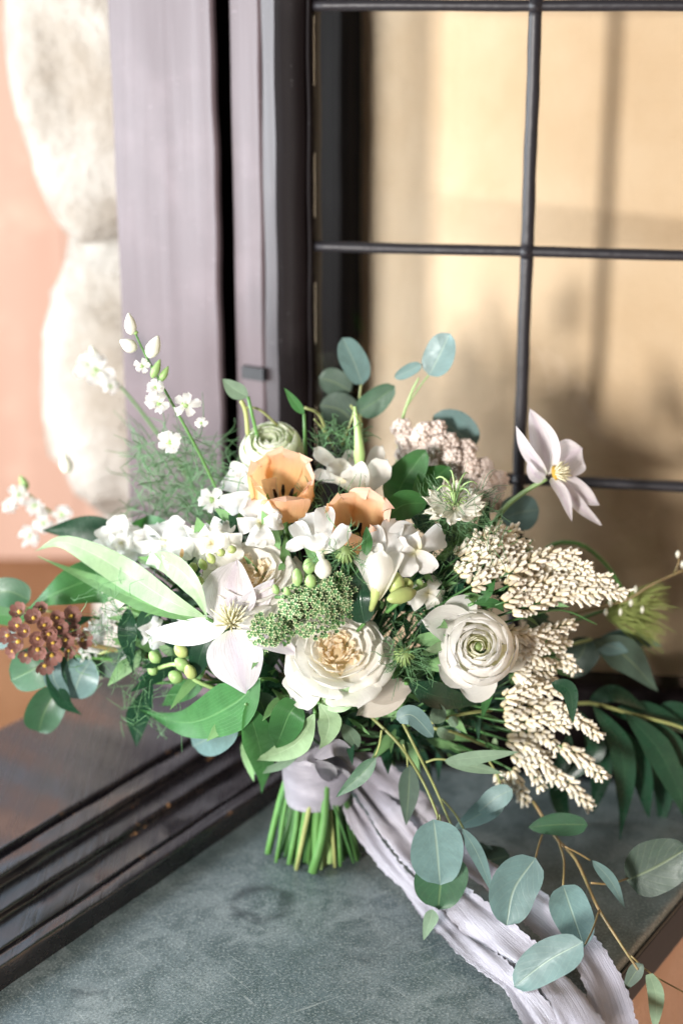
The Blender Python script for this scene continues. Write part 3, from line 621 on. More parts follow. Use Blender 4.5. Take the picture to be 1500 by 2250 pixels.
T = clematis('pale pink clematis on a green stalk standing out in front of the leaded window', c, [
    ([cp(1205, 1042, 0), cp(1190, 970, .012), cp(1163, 897, .018)], 66, dict(cup=.3, roll=-15)),
    ([cp(1198, 1045, 0), cp(1160, 990, -.008), cp(1133, 936, -.006)], 34, dict(cup=.3, roll=30)),
    ([cp(1215, 1040, 0), cp(1255, 1000, .02), cp(1278, 985, .024)], 84, dict(cup=.25, roll=-10)),
    ([cp(1215, 1045, 0), cp(1265, 1080, .008), cp(1316, 1110, .01)], 52, dict(cup=.3, roll=12)),
    ([cp(1210, 1050, 0), cp(1235, 1090, -.012), cp(1256, 1146, -.012)], 32, dict(cup=.3, roll=35)),
    ([cp(1220, 1050, 0), cp(1270, 1110, .002), cp(1322, 1156, .006)], 30, dict(cup=.3, roll=20)),
    ([cp(1195, 1055, 0), cp(1172, 1040, -.008), cp(1160, 1010, -.01)], 30, dict(cup=.3, roll=20))], n=nz((.75, -.45, .3)), sl=.013, stam=40)
twig(T, 'stem', [cp(1200, 1052, 0), cp(1150, 1082, .005), cp(1105, 1120, .012), cp(1060, 1190, .02), cp(960, 1340, .03)], [5, 5.5, 6, 6, 6], 'stem_pale', 8)
mk('pollen_heart', *boxless(Frame(c, (.75, -.45, .3)), .006, .008), M['yellow'], T)

# ------------------------------------------------------------------ tulips
def tulip(label, base, ax, R, Hh, spin):
    T = thing('tulip', label, 'tulip', base, 'peach tulips in the bouquet'); Fr = Frame(base, ax, spin=spin)
    for k_ in range(2):
        for i in range(3):
            e = 1.0 - .07 * k_; o = rnd(.95, 1.12)
            rz = [(.0008, 0), (R * .62 * e, Hh * .06), (R * 1.0 * e, Hh * .32), (R * 1.05 * e, Hh * .6), (R * .97 * e * o, Hh * rnd(.86, .93)), (R * .86 * e * o, Hh * rnd(1.0, 1.1))]
            sheet('petal', cupG(Fr, rz, i * 120 + 60 * k_, 62 if k_ == 0 else 56, 'petal', R * .09, .9, .02, 16, 13, unit=1., curl=R * -.3, notch=R * .08), M['tulip'], T)
    for i in range(6):
        a = i * pi / 3; p = base + (Fr.x * cos(a) + Fr.y * sin(a)) * R * .28; tube('anther', [p + Fr.z * Hh * .1, p + Fr.z * Hh * .3, p + Fr.z * Hh * .52 + (Fr.x * cos(a) + Fr.y * sin(a)) * R * .1], [.0006, .0006, .0016, .001], M['blackish'], T, 5, 7)
    tube('pistil', [base, base + Fr.z * Hh * .4], [.003, .002], M['pod'], T)
    return T
b_ = P(622, 1122, 1.11); T = tulip('peach tulip standing upright with open cup and dark anthers, on its own green stem', b_, (.05, -.55, .84), .0212, .038, 30)
tube('stem', [b_ + np.array([0, 0, .002]), P(630, 1190, 1.10), P(650, 1300, 1.11), TOPH], [.0036, .0038, .0036, .003], M['stem'], T)
b_ = P(782, 1200, 1.075); T = tulip('lower peach tulip tucked behind the white freesia flowers', b_, (.03, -.50, .87), .0195, .033, 5)
tube('stem', to_hand(b_), [.0036, .0036, .003], M['stem'], T)

# ------------------------------------------------------------------ freesias, sweet peas and other white flowers
def whitebloom(nm, label, cat, petals, mat='white', extra=(), grp=None, c=None):
    p0 = pt(petals[0][0][0]) if c is None else c; T = thing(nm, label, cat, p0, grp)
    for q in petals:
        pts, w_ = q[0], q[1]; kw = dict(cup=.3, ruf=.14, jag=.08, roll=rnd(-15, 15), ni=14, nj=9, rf=1.4); kw.update(q[2] if len(q) > 2 else {})
        pf = kw.pop('prof', 'petal'); mt = kw.pop('mat', mat); blade(T, 'petal', pts, w_, mt, pf, **kw)
    tube('stem', to_hand(p0 + np.array([0, .008, -.004])), [.0014, .0014, .0012], M['stem'], T); return T
FG = 'freesias in the bouquet'; SG = 'sweet peas in the bouquet'
T = whitebloom('freesia', 'open white freesia above the green freesia buds, left of the lower tulip', 'freesia', [
    ([(705, 1215, .004), (690, 1165, .0), (672, 1130, .008)], 74), ([(705, 1212, .002), (712, 1160, -.006), (712, 1112, .004)], 66), ([(700, 1212, -.006), (668, 1190, -.016), (628, 1205, -.016)], 42),
    ([(708, 1215, -.006), (735, 1190, -.014), (764, 1155, -.012)], 54), ([(702, 1212, -.002), (665, 1180, -.004), (648, 1148, .0)], 60), ([(706, 1210, -.012), (700, 1195, -.020), (694, 1172, -.018)], 46)], grp=FG)
lathe(T, 'flower_tube', [pt((702, 1198, -.004)), pt((704, 1220, -.006)), pt((712, 1240, -.004))], np.array([13, 8, 6]) * .0003, 'budw')
for a, b_, w_, mt in (((708, 1272, -.012), (712, 1228, -.012), 40, 'budw'), ((680, 1262, -.012), (677, 1226, -.014), 27, 'bud'), ((654, 1288, -.012), (652, 1248, -.014), 24, 'bud'), ((684, 1292, -.014), (681, 1262, -.018), 26, 'bud'), ((610, 1306, -.006), (602, 1284, -.008), 17, 'bud'), ((634, 1308, -.008), (628, 1290, -.012), 16, 'bud')):
    bud(T, 'bud', a, b_, w_, mt)
twig(T, 'bud_stalk', [(720, 1262, -.004), (690, 1290, -.006), (650, 1310, -.002), (605, 1312, .004)], 4, 'stem')
T = whitebloom('freesia', 'white freesia trumpet in side view with pale lime buds to its right', 'freesia', [
    ([(826, 1318, -.008), (815, 1262, -.012), (800, 1208, -.006)], 58, dict(roll=-30)), ([(828, 1318, -.012), (836, 1260, -.022), (840, 1208, -.02)], 92, dict(cup=-.7)), ([(830, 1318, -.008), (855, 1262, -.012), (876, 1212, -.008)], 60, dict(roll=30)), ([(826, 1315, -.004), (800, 1245, -.002), (782, 1222, .0)], 46)], mat='cream', grp=FG)
lathe(T, 'flower_tube', [pt((828, 1290, -.012)), pt((822, 1318, -.010)), pt((815, 1340, -.004))], np.array([15, 9, 6]) * .0003, 'bud_y')
for a, b_, w_, mt in (((870, 1308, -.006), (868, 1256, -.008), 40, 'bud_y'), ((912, 1300, -.012), (850, 1318, -.018), 36, 'bud_y'), ((905, 1292, -.004), (888, 1270, -.002), 20, 'bud_y'), ((925, 1290, -.004), (918, 1272, -.002), 16, 'bud')):
    bud(T, 'bud', a, b_, w_, mt)
twig(T, 'bud_stalk', [(935, 1284, .004), (905, 1300, .0), (880, 1320, -.004), (850, 1345, .004)], 5, 'stem')
whitebloom('sweet_pea', 'white sweet pea with broad creased petals below the shaggy love-in-a-mist flower', 'sweet pea', [
    ([(912, 1215, .0), (888, 1180, -.004), (905, 1152, .0)], 72, dict(prof='bract')), ([(915, 1210, -.002), (950, 1185, -.006), (975, 1175, .0)], 80), ([(912, 1212, -.004), (935, 1235, -.012), (948, 1258, -.012)], 66), ([(905, 1215, -.004), (895, 1240, -.01), (902, 1266, -.01)], 62), ([(910, 1215, -.004), (885, 1210, -.008), (868, 1190, -.004)], 66)], grp=SG)
whitebloom('sweet_pea', 'white sweet pea tucked between the lower tulip and the creased one', 'sweet pea', [
    ([(845, 1230, .006), (828, 1190, .0), (815, 1155, .004)], 60), ([(848, 1228, .004), (856, 1180, -.002), (868, 1142, .004)], 70), ([(848, 1230, .0), (868, 1200, -.008), (880, 1180, -.006)], 50), ([(845, 1232, .0), (830, 1215, -.006), (818, 1198, -.004)], 50, dict(mat='cream'))], grp=SG)
def cluster(u, v, r, n_, dy=0., asp=1., k_=1.2):
    out = []
    for i in range(n_):
        a = i * 2 * pi / n_ + rnd(-.3, .3); rr = r * rnd(.75, 1.1)
        out.append(([(u + rnd(-4, 4), v + rnd(-4, 4), dy + .004), (u + .6 * rr * cos(a), v + .6 * rr * asp * sin(a), dy - .008), (u + rr * cos(a), v + rr * asp * sin(a), dy + rnd(-.006, .008))], r * k_ * rnd(.85, 1.15)))
    return out
T = whitebloom('freesia', 'white freesia with a yellow throat spot above the long pale leaf', 'freesia', cluster(362, 1198, 66, 7, .0) + cluster(362, 1196, 34, 4, -.008), grp=FG)
blade(T, 'throat_spot', [(398, 1226, -.012), (400, 1216, -.014), (401, 1204, -.012)], 9, 'tulip', 'round')
whitebloom('freesia', 'white freesia at the far left end of the white flowers', 'freesia', cluster(268, 1195, 58, 7, .012) + cluster(268, 1193, 30, 4, .004), grp=FG)
whitebloom('white_rose', 'rounded soft white bloom between freesia and cream rose', 'white flower', cluster(465, 1195, 70, 7, .018, .8) + cluster(465, 1190, 44, 5, .006, .8), mat='cream')
for a, b_ in (((430, 1256), (420, 1236)), ((452, 1252), (440, 1228)), ((470, 1238), (458, 1216)), ((428, 1270), (416, 1256)), ((444, 1285), (432, 1266)), ((490, 1222), (482, 1206)), ((512, 1216), (508, 1198))):
    bud(T, 'bud', (*a, .0), (*b_, -.004), 20, 'bud_y')
whitebloom('sweet_pea', 'loose white sweet pea under the greenish ranunculus, left of the upright tulip', 'sweet pea', cluster(558, 1085, 68, 7, .02, 1.1) + cluster(572, 1150, 52, 6, .012) + [([(560, 1060, .02), (530, 1035, .015), (505, 1030, .02)], 50)], grp=SG)
whitebloom('white_bloom', 'small cream bloom half hidden right behind the lime freesia buds', 'white flower', cluster(938, 1305, 40, 5, .03), mat='cream')
whitebloom('white_bloom', 'small white bloom low on the left beside the feathery plume', 'white flower', cluster(330, 1390, 34, 5, .02), mat='white')
T = whitebloom('lisianthus', 'cream white cupped bloom with a pale spike, right of the upright tulip', 'white flower', [
    ([(790, 1090, .012), (760, 1050, .002), (720, 1020, .006)], 80), ([(790, 1090, .008), (785, 1052, -.008), (770, 1030, -.004)], 90), ([(795, 1090, .008), (825, 1050, -.008), (850, 1010, -.002)], 80), ([(795, 1085, .02), (780, 1030, .02), (760, 990, .024)], 54), ([(795, 1085, .02), (820, 1020, .024), (840, 980, .03)], 54), ([(760, 1040, .01), (720, 1010, .006), (690, 985, .01)], 46), ([(760, 1060, .01), (715, 1048, .004), (688, 1040, .008)], 40)], mat='cream')
twig(T, 'pale_spike', [(790, 1020, .01), (788, 970, .01), (779, 893, .014)], [11, 13, 10, 7, 3], 'stem_pale', 8)

T = thing('freesia_buds', 'stalk of pale green freesia buds below the front clematis, over the big broad leaf', 'flower buds', pt((420, 1500)), None)
for a, b_, w_, mt in (((410, 1442), (385, 1418), 28, 'bud_y'), ((415, 1470), (385, 1448), 30, 'bud'), ((400, 1496), (372, 1478), 30, 'bud'), ((425, 1490), (412, 1462), 26, 'bud_y'), ((350, 1455), (330, 1432), 26, 'bud'), ((345, 1480), (326, 1466), 22, 'bud')): bud(T, 'bud', (*a, .006), (*b_, .0), w_, mt)
twig(T, 'bud_stalk', [(490, 1520, .03), (430, 1495, .012), (390, 1460, .01), (340, 1470, .012)], 5, 'stem_pale')
# ------------------------------------------------------------------ love-in-a-mist
def threads(T, name, c, n_, L, mat, spread=None, r=.00035, bend=.6, br=2, kind='stuff', origin=.2):
    B = Bag(); c = np.asarray(c)
    for i in range(n_):
        d = nz(rs.randn(3) * (spread if spread is not None else 1.)); p = c + d * L * origin * random.random(); l = L * rnd(.5, 1.1); q = nz(d + rs.randn(3) * .5) * l
        a, b, e = p, p + q * .5 + rs.randn(3) * l * .12, p + q + rs.randn(3) * l * .15 * bend; V, F_, uv = tubeVF([a, b, e], [r * 1.2, r, r * .5], 3, 7, False); B.add(V, F_, uv)
        for _ in range(br):
            s0 = b if random.random() < .6 else (b + e) / 2; d2 = nz(nz(e - a) + rs.randn(3) * .55) * l * rnd(.25, .5); V, F_, uv = tubeVF([s0, s0 + d2 * .5 + rs.randn(3) * l * .05, s0 + d2], [r, r * .8, r * .4], 3, 5, False); B.add(V, F_, uv)
    return B.out(name, M[mat], T, kind)
c = P(998, 1108, 1.072); T = thing('love_in_a_mist', 'shaggy cream love-in-a-mist flower with green curling styles in thread foliage', 'flower', c)
Fr = Frame(c, (.0, -.42, .9)); Fr.c = Fr.c - Fr.z * .004
for k_ in range(2):
    for i in range(11):
        a = i * 360 / 11 + 16 * k_ + rnd(-6, 6); G = cupG(Fr, [(.15, .0), (.9, .18 + .1 * k_), (1.7, .35 + .25 * k_), (2.35 - .3 * k_, .45 + .45 * k_ + rnd(-.2, .2))], a, rnd(15, 19), 'bract', .12, 2, 0, 9, 7, notch=.35); sheet('petal', G, M['nig'], T)
for i in range(7):
    a = i * 2 * pi / 7; d = Fr.x * cos(a) + Fr.y * sin(a); tube('style', [c, c + Fr.z * .008 + d * .002, c + Fr.z * .018 + d * .005, c + Fr.z * .022 + d * .011, c + Fr.z * .019 + d * .015], [.0009, .0009, .0007, .0004], M['stem_pale'], T, 5, 12)
for i in range(14):
    a = i * 2 * pi / 14; d = Fr.x * cos(a) + Fr.y * sin(a); tube('stamen', [c + d * .003, c + d * .005 + Fr.z * .006, c + d * .009 + Fr.z * .007], [.0004, .0004, .0007], M['pod'], T, 4, 6)
threads(T, 'bract_threads', c - Fr.z * .012, 85, .036, 'frond', np.array([1.15, .8, .75]), .00028)
tube('stem', to_hand(c - Fr.z * .008), [.0014, .0014, .0012], M['stem'], T)
def pod(label, u, v, dy, r, tn):
    c = P(u, v, Yd(u, v) + dy); T = thing('seed_pod', label, 'seed pod', c, 'thread-leaved green pods in the bouquet')
    Fr = Frame(c, facing(c, 0, .5)); G = np.zeros((9, 14, 3))
    for i in range(9):
        th = pi * i / 8
        for j in range(14): q = j / 14 * 2 * pi; rr = r * (1 + .1 * cos(7 * q)); G[i, j] = c + Fr.x * rr * sin(th) * cos(q) + Fr.y * rr * sin(th) * sin(q) + Fr.z * r * 1.1 * cos(th)
    mk('pod_body', G.reshape(-1, 3), gridf(9, 14, True), M['pod'], T)
    for i in range(14):
        a = i * 2 * pi / 14; d = Fr.x * cos(a) + Fr.y * sin(a); tube('spike', [c + d * r * 1.0 - Fr.z * r * .5, c + d * r * 1.12 + Fr.z * r * .3, c + d * r * .6 + Fr.z * r * 1.15], [.0004, .0005, .0002], M['stem_pale'], T, 4, 7)
    threads(T, 'bract_threads', c, tn, r * 4.2, 'frond', None, .00026); tube('stem', to_hand(c - Fr.z * r), [.0011, .0011, .001], M['stem'], T)
pod('small green pod in thread foliage beside the open freesia, above the green umbel', 758, 1218, -.004, .0062, 46)
pod('round green pod in a nest of threads between cream rose and white ranunculus', 886, 1444, .004, .0066, 60)

# ------------------------------------------------------------------ tight green umbel
def floretmesh():
    V, Fc, uv = tubeVF([(0, 0, 0), (0, 0, .5), (0, 0, 1)], [.22, .42, .55], 6, 3, False); V = V.tolist(); n0 = len(V); V += [(0, 0, .72)]; Fc = list(Fc) + [(12 + i, 12 + (i + 1) % 6, n0) for i in range(6)]
    for i in range(6):
        a = i * pi / 3; k0 = len(V); V += [(.5 * cos(a + d), .5 * sin(a + d), .95) for d in (-.35, .35)] + [(.95 * cos(a), .95 * sin(a), 1.12)]; Fc.append((k0, k0 + 1, k0 + 2))
    me = bpy.data.meshes.new('floret'); me.from_pydata(V, [], Fc); me.materials.append(M['umbel']); me.materials.append(M['umbel_tip'])
    for p in me.polygons: p.material_index = 1 if p.index >= len(Fc) - 12 + 6 else 0
    return me
from mathutils import Matrix, Vector
def inst(name, me, T, p, zdir, sc, spin=0., xy=None):
    Fr = Frame(p, zdir, spin=spin); o = link(bpy.data.objects.new(name, me)); o.parent = T
    a, b = (sc, sc) if xy is None else (xy, sc); L = Fr.c - np.array(T.location)
    o.matrix_local = Matrix(((Fr.x[0] * a, Fr.y[0] * a, Fr.z[0] * b, L[0]), (Fr.x[1] * a, Fr.y[1] * a, Fr.z[1] * b, L[1]), (Fr.x[2] * a, Fr.y[2] * a, Fr.z[2] * b, L[2]), (0, 0, 0, 1))); return o
FM = floretmesh()
T = thing('green_umbel', 'tight dark green flower head of tiny pale-rimmed florets between clematis and cream rose', 'flower head', P(680, 1330, 1.02), None)
for (cu, cv, ru, rv, n_) in ((690, 1335, 78, 62, 160), (595, 1385, 46, 34, 78), (735, 1300, 40, 40, 40)):
    cl = [(cu + ru * sqrt(rnd(0, 1)) * cos(a), cv + rv * sqrt(rnd(0, 1)) * sin(a)) for a in np.linspace(0, 6.28, 9)]
    for i in range(n_):
        q, a = sqrt((i + .5) / n_), i * 2.4; u, v = cu + ru * q * cos(a) + rnd(-4, 4), cv + rv * q * sin(a) + rnd(-4, 4); bz = .006 * sin(u * .09) * cos(v * .11)
        p = P(u, v, Yd(u, v) - .012 + .010 * q * q + bz); inst('floret', FM, T, p, nz(facing(p) + .9 * np.array([cos(a) * q, 0, -sin(a) * q]) + rs.randn(3) * .15), rnd(.0023, .0034), 0)
        if i % 3 == 0: tube('pedicel', [p, p * .5 + P(cu, cv + 20, Yd(cu, cv) + .02) * .5], [.0005, .0005], M['stem'], T, 4, 3)

# ------------------------------------------------------------------ russet pod cluster
def cupfloret():
    V, Fc = [], []; k_ = 0
    for i in range(7):
        a = i * 2 * pi / 7; G = []
        for s_, r, z in ((0, .15, .0), (.4, .6, .25), (.75, .85, .62), (1, .95, .85)):
            for t in (-1, 0, 1): an = a + t * (.36 + .14 * s_) * (1 if s_ < .9 else .6); G.append((r * cos(an), r * sin(an), z - .05 * abs(t)))
        Fc += [tuple(x + k_ for x in f) for f in gridf(4, 3)]; V += G; k_ += 12
    return V, Fc
V, Fc = cupfloret(); CFM = bpy.data.meshes.new('cup_floret'); CFM.from_pydata(V, [], Fc); CFM.materials.append(M['brown'])
DM = bpy.data.meshes.new('yellow_centre'); V, Fc, _ = tubeVF([(0, 0, .1), (0, 0, .3), (0, 0, .5)], [.2, .25, .1], 7, 4); DM.from_pydata(V.tolist(), [], Fc); DM.materials.append(M['yellow'])
T = thing('russet_pod_cluster', 'rounded cluster of russet cup florets with yellow centres at the left end of the bouquet', 'flower head', P(98, 1395, 1.10))
for i in range(23):
    q, a = sqrt((i + .3) / 23), i * 2.4; u, v = 98 + 84 * q * cos(a) + rnd(-5, 5), 1396 + 64 * q * sin(a) + rnd(-5, 5); p = P(u, v, 1.085 + .022 * q * q); d = nz(facing(p) + 1. * np.array([cos(a) * q, 0, -sin(a) * q]))
    o = inst('cup_floret', CFM, T, p, d, rnd(.0056, .0078), rnd(0, 90)); e = link(bpy.data.objects.new('yellow_centre', DM)); e.parent = o
tube('stem', to_hand(P(110, 1400, 1.11)), [.002, .002, .002], M['twig'], T)

# ------------------------------------------------------------------ white feathery spires, delphinium, pink yarrow
def floret(T, u, v, Y, r, n_, mat='white', cm='bud'):
    c = P(u, v, Y); m = pxm(c) * r; h = mk('floret', *boxless(Frame(c, facing(c, rnd(-.4, .4), .2)), m * .35, m * .2), M[cm], T)
    for i in range(n_):
        a = i * 2 * pi / n_ + rnd(-.3, .3); q = c + m * (RT * cos(a) * .6 + Z3 * sin(a) * .55 + np.array([0, rnd(-.5, .1), 0])); e = c + m * rnd(.85, 1.15) * (RT * cos(a) + Z3 * sin(a) * .9 + np.array([0, rnd(-.3, .3), 0]))
        o = sheet('petal', bladeG([c, q, e], [m * .95], 'petal', cup=.4, ruf=.3, ni=7, nj=5), M[mat], None); o.parent = h; off = -np.array(T.location)
        o.location = tuple(off)
def spire(label, stem, flor, buds, Y, mat='white', r=3.5):
    c = P(*stem[0], Y); T = thing('delphinium', label, 'delphinium', c, 'white delphinium spires at the left of the bouquet')
    tube('stem', [P(u, v, Y) for u, v in stem], np.array([r, r * .9, r * .6]) * pxm(c), M['stem'], T)
    for u, v, q in flor: floret(T, u + rnd(-3, 3), v + rnd(-3, 3), Y - .006, q * rnd(.72, .98), random.choice((5, 6, 7)), mat)
    for a, b_, w_ in buds:
        A, B = P(*a, Y), P(*b_, Y); m = pxm(A) * w_ / 2; tube('bud', [A + (B - A) * x for x in (0, .15, .4, .7, 1)], np.array([.3, .8, 1, .75, .15]) * m, M['budw'] if w_ > 22 else M['bud'], T, 8, 11)
    return T
spire('tall white delphinium spire with green tipped buds standing out before the mauve board', [(540, 1230), (500, 1130), (440, 1000), (375, 880), (320, 780), (290, 715)],
      [(312, 806, 24), (345, 848, 24), (350, 888, 34), (408, 890, 32), (372, 968, 34), (338, 880, 22), (468, 1095, 36), (440, 930, 16)], [((290, 735), (283, 688), 27), ((300, 768), (264, 748), 32), ((328, 785), (348, 738), 33), ((335, 830), (352, 790), 20), ((352, 838), (370, 805), 18), ((300, 735), (296, 725), 12)], 1.135)
spire('out of focus white delphinium spire in front of the pale stones', [(470, 1150), (400, 1030), (330, 930), (275, 860), (215, 800)], [(212, 815, 44), (245, 845, 26), (190, 800, 30)], [((215, 800), (200, 760), 24), ((235, 835), (222, 800), 20)], 1.31)
spire('blurred low white delphinium spire leaning over to the far left', [(330, 1200), (220, 1170), (120, 1130), (45, 1070)], [(40, 1085, 26), (75, 1112, 26), (95, 1150, 30), (135, 1130, 30), (62, 1175, 26), (20, 1110, 20)], [((150, 1040), (140, 995), 30), ((60, 1075), (45, 1045), 20)], 1.30)
def feather(T, name, a, b, wpx, n_, mat='white'):
    B = Bag(); A, E = pt(a), pt(b); m = pxm(A)
    for i in range(n_):
        f = random.random(); p = A + (E - A) * f + rs.randn(3) * wpx * m * .16 * (1.1 - f * .6); d = nz(nz(E - A) * .7 + rs.randn(3)) * wpx * m * rnd(.16, .36) * (1.15 - .6 * f); B.sheet(bladeG([p, p + d * .5, p + d], [m * 7], 'lance', ni=4, nj=3))
    return B.out(name, M[mat], T, 'stuff')
T = thing('astilbe', 'feathery white plume below the long pale leaves at left', 'flower', pt((200, 1400)))
feather(T, 'plume', (190, 1430, .0), (262, 1320, .0), 66, 420); feather(T, 'plume', (285, 1330, .01), (230, 1300, .01), 40, 120, 'nig')
twig(T, 'stem', [(180, 1440, .01), (240, 1350, .01), (400, 1330, .04), (600, 1450, .06)], [4, 4, 5], 'stem')
YM = bpy.data.meshes.new('floret'); Vy, Fy = [], []
for q in range(6):
    a = q * pi / 3; c0 = np.array([.55 * cos(a), .55 * sin(a), .35]) if q < 5 else np.array([0, 0, .6]); V, F_, _ = tubeVF([c0 - [0, 0, .35], c0 - [0, 0, .1], c0 + [0, 0, .2], c0 + [0, 0, .32]], [.2, .4, .36, .1], 6, 5); Fy += [tuple(i + len(Vy) for i in f) for f in F_]; Vy += V.tolist()
YM.from_pydata(Vy, [], Fy); YM.materials.append(M['pink']); YM.polygons.foreach_set('use_smooth', np.ones(len(YM.polygons), bool))
T = thing('yarrow', 'flat pink and cream yarrow head behind the green leaves near the window', 'flower head', P(980, 1020, 1.19))
for i in range(30):
    q, a = sqrt((i + .5) / 30), i * 2.4; x, y = 138 * q * cos(a), 56 * q * sin(a); lu, lv = 985 + x * .88 - y * .3, 1020 + x * .5 + y; lY = 1.172 + .02 * q * q + .010 * sin(a)
    for j in range(7):
        b_ = j * 2 * pi / 6; h = 0 if j == 6 else 1; p = P(lu + h * 11 * cos(b_), lv + h * 10 * sin(b_), lY + .003 * h); inst('floret', YM, T, p, nz(facing(p, 0, .7) + .5 * np.array([cos(a) * q + h * cos(b_), 0, -sin(a) * q - h * sin(b_)])), rnd(.0046, .006), rnd(0, 90))
tube('stem', to_hand(P(985, 1040, 1.20)), [.0025, .0025, .002], M['stem'], T)

# ------------------------------------------------------------------ waxy bell sprays
V, Fc, uv = tubeVF([(0, 0, z) for z in (0, .1, .35, .6, .85, 1.0)], [.14, .42, .52, .5, .34, .40], 7, 8, False)
n0 = len(V); V = V.tolist() + [(.2 * cos(q * 2 * pi / 7), .2 * sin(q * 2 * pi / 7), .8) for q in range(7)]; Fc = list(Fc) + [(49 + q, 49 + (q + 1) % 7, n0 + (q + 1) % 7, n0 + q) for q in range(7)]
BM = bpy.data.meshes.new('bell'); BM.from_pydata(V, [], Fc); BM.materials.append(M['bell']); BM.polygons.foreach_set('use_smooth', np.ones(len(BM.polygons), bool))
uvl = BM.uv_layers.new(name='UVMap'); idx = np.empty(len(BM.loops), np.int32); BM.loops.foreach_get('vertex_index', idx); uvv = np.vstack([uv, np.tile([.1, .5], (7, 1))]); uvl.data.foreach_set('uv', uvv[idx].astype(np.float32).ravel())
def bells(label, rac, dy=0., sp=12.5, cap=298):
    c = pt((*rac[0][0], dy)); T = thing('bell_spray', label, 'flower spray', c, 'sprays of waxy cream bells'); N_ = 0
    for path in rac:
        C = [P(u, v, Yd(u, v) * .5 + .53 + dy + rnd(-.006, .006)) for u, v in path]; Ls = spline(C, 40); L = np.linalg.norm(np.diff(Ls, axis=0), axis=1).sum(); m = pxm(C[0]); n_ = max(3, int(L / (sp * m)))
        Q = spline(C, n_); Tn = nz(np.gradient(Q, axis=0)); tube('spray_stem', [TOPH * .25 + C[0] * .75 + np.array([0, .015, 0])] + C, [.0010, .0009, .0006], M['stem_deep'], T, 5)
        for i in range(n_):
            V_ = nz(CAMP - Q[i]); S = nz(np.cross(Tn[i], V_)); Nn = np.cross(S, Tn[i]); base = (i % 2) * 26
            for k_, an in enumerate((-64, 0, 60)):
                if N_ >= cap: break
                th = radians(an + base - 13 + rnd(-12, 12)); d = S * sin(th) + Nn * cos(th); zd = nz(d * .60 + Tn[i] * .85 - Z3 * .15 + rs.randn(3) * .14); tap = 1 - .35 * (i / n_) ** 2
                inst('bell', BM, T, Q[i] + d * .0026 * tap, zd, .0082 * tap * rnd(.75, 1.1), rnd(0, 50), .0040 * tap * rnd(.88, 1.1)); N_ += 1
    return T
bells('waxy cream bell spray highest of all, just under the pale pink clematis stalk', [[(1005, 1262), (1075, 1205), (1128, 1165)], [(1030, 1230), (1090, 1190), (1150, 1195)], [(1030, 1290), (1110, 1245), (1185, 1220)], [(1005, 1225), (1050, 1185), (1095, 1168)], [(1060, 1270), (1100, 1225), (1140, 1215)]])
bells('broadest waxy cream bell spray, fanning out towards the ochre wall', [[(1110, 1262), (1190, 1225), (1258, 1218)], [(1110, 1290), (1200, 1255), (1292, 1245)], [(1120, 1312), (1230, 1275), (1332, 1272)], [(1100, 1325), (1200, 1300), (1300, 1318)], [(1120, 1345), (1260, 1300), (1382, 1304)], [(1130, 1362), (1230, 1340), (1310, 1372)]], -.004, 12.8)
bells('short waxy cream bell spray right beside the white ranunculus', [[(1110, 1392), (1180, 1395), (1250, 1372)], [(1118, 1412), (1180, 1418), (1240, 1412)], [(1110, 1425), (1160, 1432), (1214, 1462)], [(1110, 1450), (1160, 1462), (1212, 1490)], [(1125, 1480), (1160, 1495), (1205, 1500)], [(1215, 1440), (1240, 1452), (1262, 1475)]], .004)
bells('waxy cream bell spray below the white ranunculus, crossed by a dark drooping leaf', [[(1105, 1535), (1170, 1515), (1245, 1518)], [(1100, 1560), (1190, 1550), (1250, 1570), (1312, 1615)], [(1105, 1585), (1180, 1580), (1240, 1595)], [(1120, 1605), (1180, 1610), (1220, 1640)], [(1110, 1625), (1160, 1640), (1200, 1665)]], -.01)
bells('lowest waxy cream bell spray hanging towards the slate in loose tips', [[(1125, 1655), (1160, 1680), (1185, 1725)], [(1120, 1690), (1135, 1720), (1150, 1758)], [(1150, 1640), (1190, 1670), (1215, 1710)], [(1095, 1700), (1102, 1720), (1108, 1742)], [(1200, 1690), (1250, 1725), (1292, 1768)], [(1230, 1640), (1280, 1670), (1322, 1705)]], -.012)

# ------------------------------------------------------------------ broad green leaves
def leafthing(label, pts, w_, mat, prof='lance', grp='broad green leaves in the bouquet', stalk=True, **k):
    p0 = pt(pts[0]); T = thing('leaf', label, 'leaf', p0, grp); kw = dict(ni=22, nj=9, fold=.15, ruf=.07, rf=1.3); kw.update(k); blade(T, 'leaf_blade', pts, w_, mat, prof, **kw)
    if stalk: C = to_hand(p0, .5); tube('stalk', C, [.0013, .0015, .0016], M['stem'], T)
leafthing('longest pale green strap leaf arching out to the left above the russet cluster', [(455, 1358, -.01), (375, 1322, -.02), (290, 1268, -.024), (210, 1220, -.02), (135, 1190, -.006), (76, 1212, .004)], [40, 58, 66, 62, 50, 26], 'leaf_pale', roll=24, fold=.22, twist=-30)
leafthing('second pale strap leaf lying just below the longest one', [(440, 1366, -.002), (330, 1330, -.008), (200, 1274, -.006), (84, 1222, .004)], [40, 48, 44, 20], 'leaf_mid', roll=-38)
leafthing('pale leaf bending over at the left of the clematis, touching its petals', [(302, 1232, .004), (372, 1238, -.012), (428, 1288, -.022), (458, 1362, -.016)], [40, 58, 58, 40], 'leaf_pale', roll=-30, fold=.3, stalk=False)
leafthing('bright green leaf behind the strap leaves at far left, over the russet cluster', [(330, 1300, .02), (230, 1270, .01), (130, 1300, .0), (52, 1345, .006)], [80, 110, 84, 30], 'leaf', roll=-15, fold=-.25)
leafthing('dusky green leaf low behind the blurred delphinium on the left', [(300, 1200, .05), (200, 1165, .05), (92, 1165, .05)], [70, 70, 60], 'leaf_dark', roll=20)
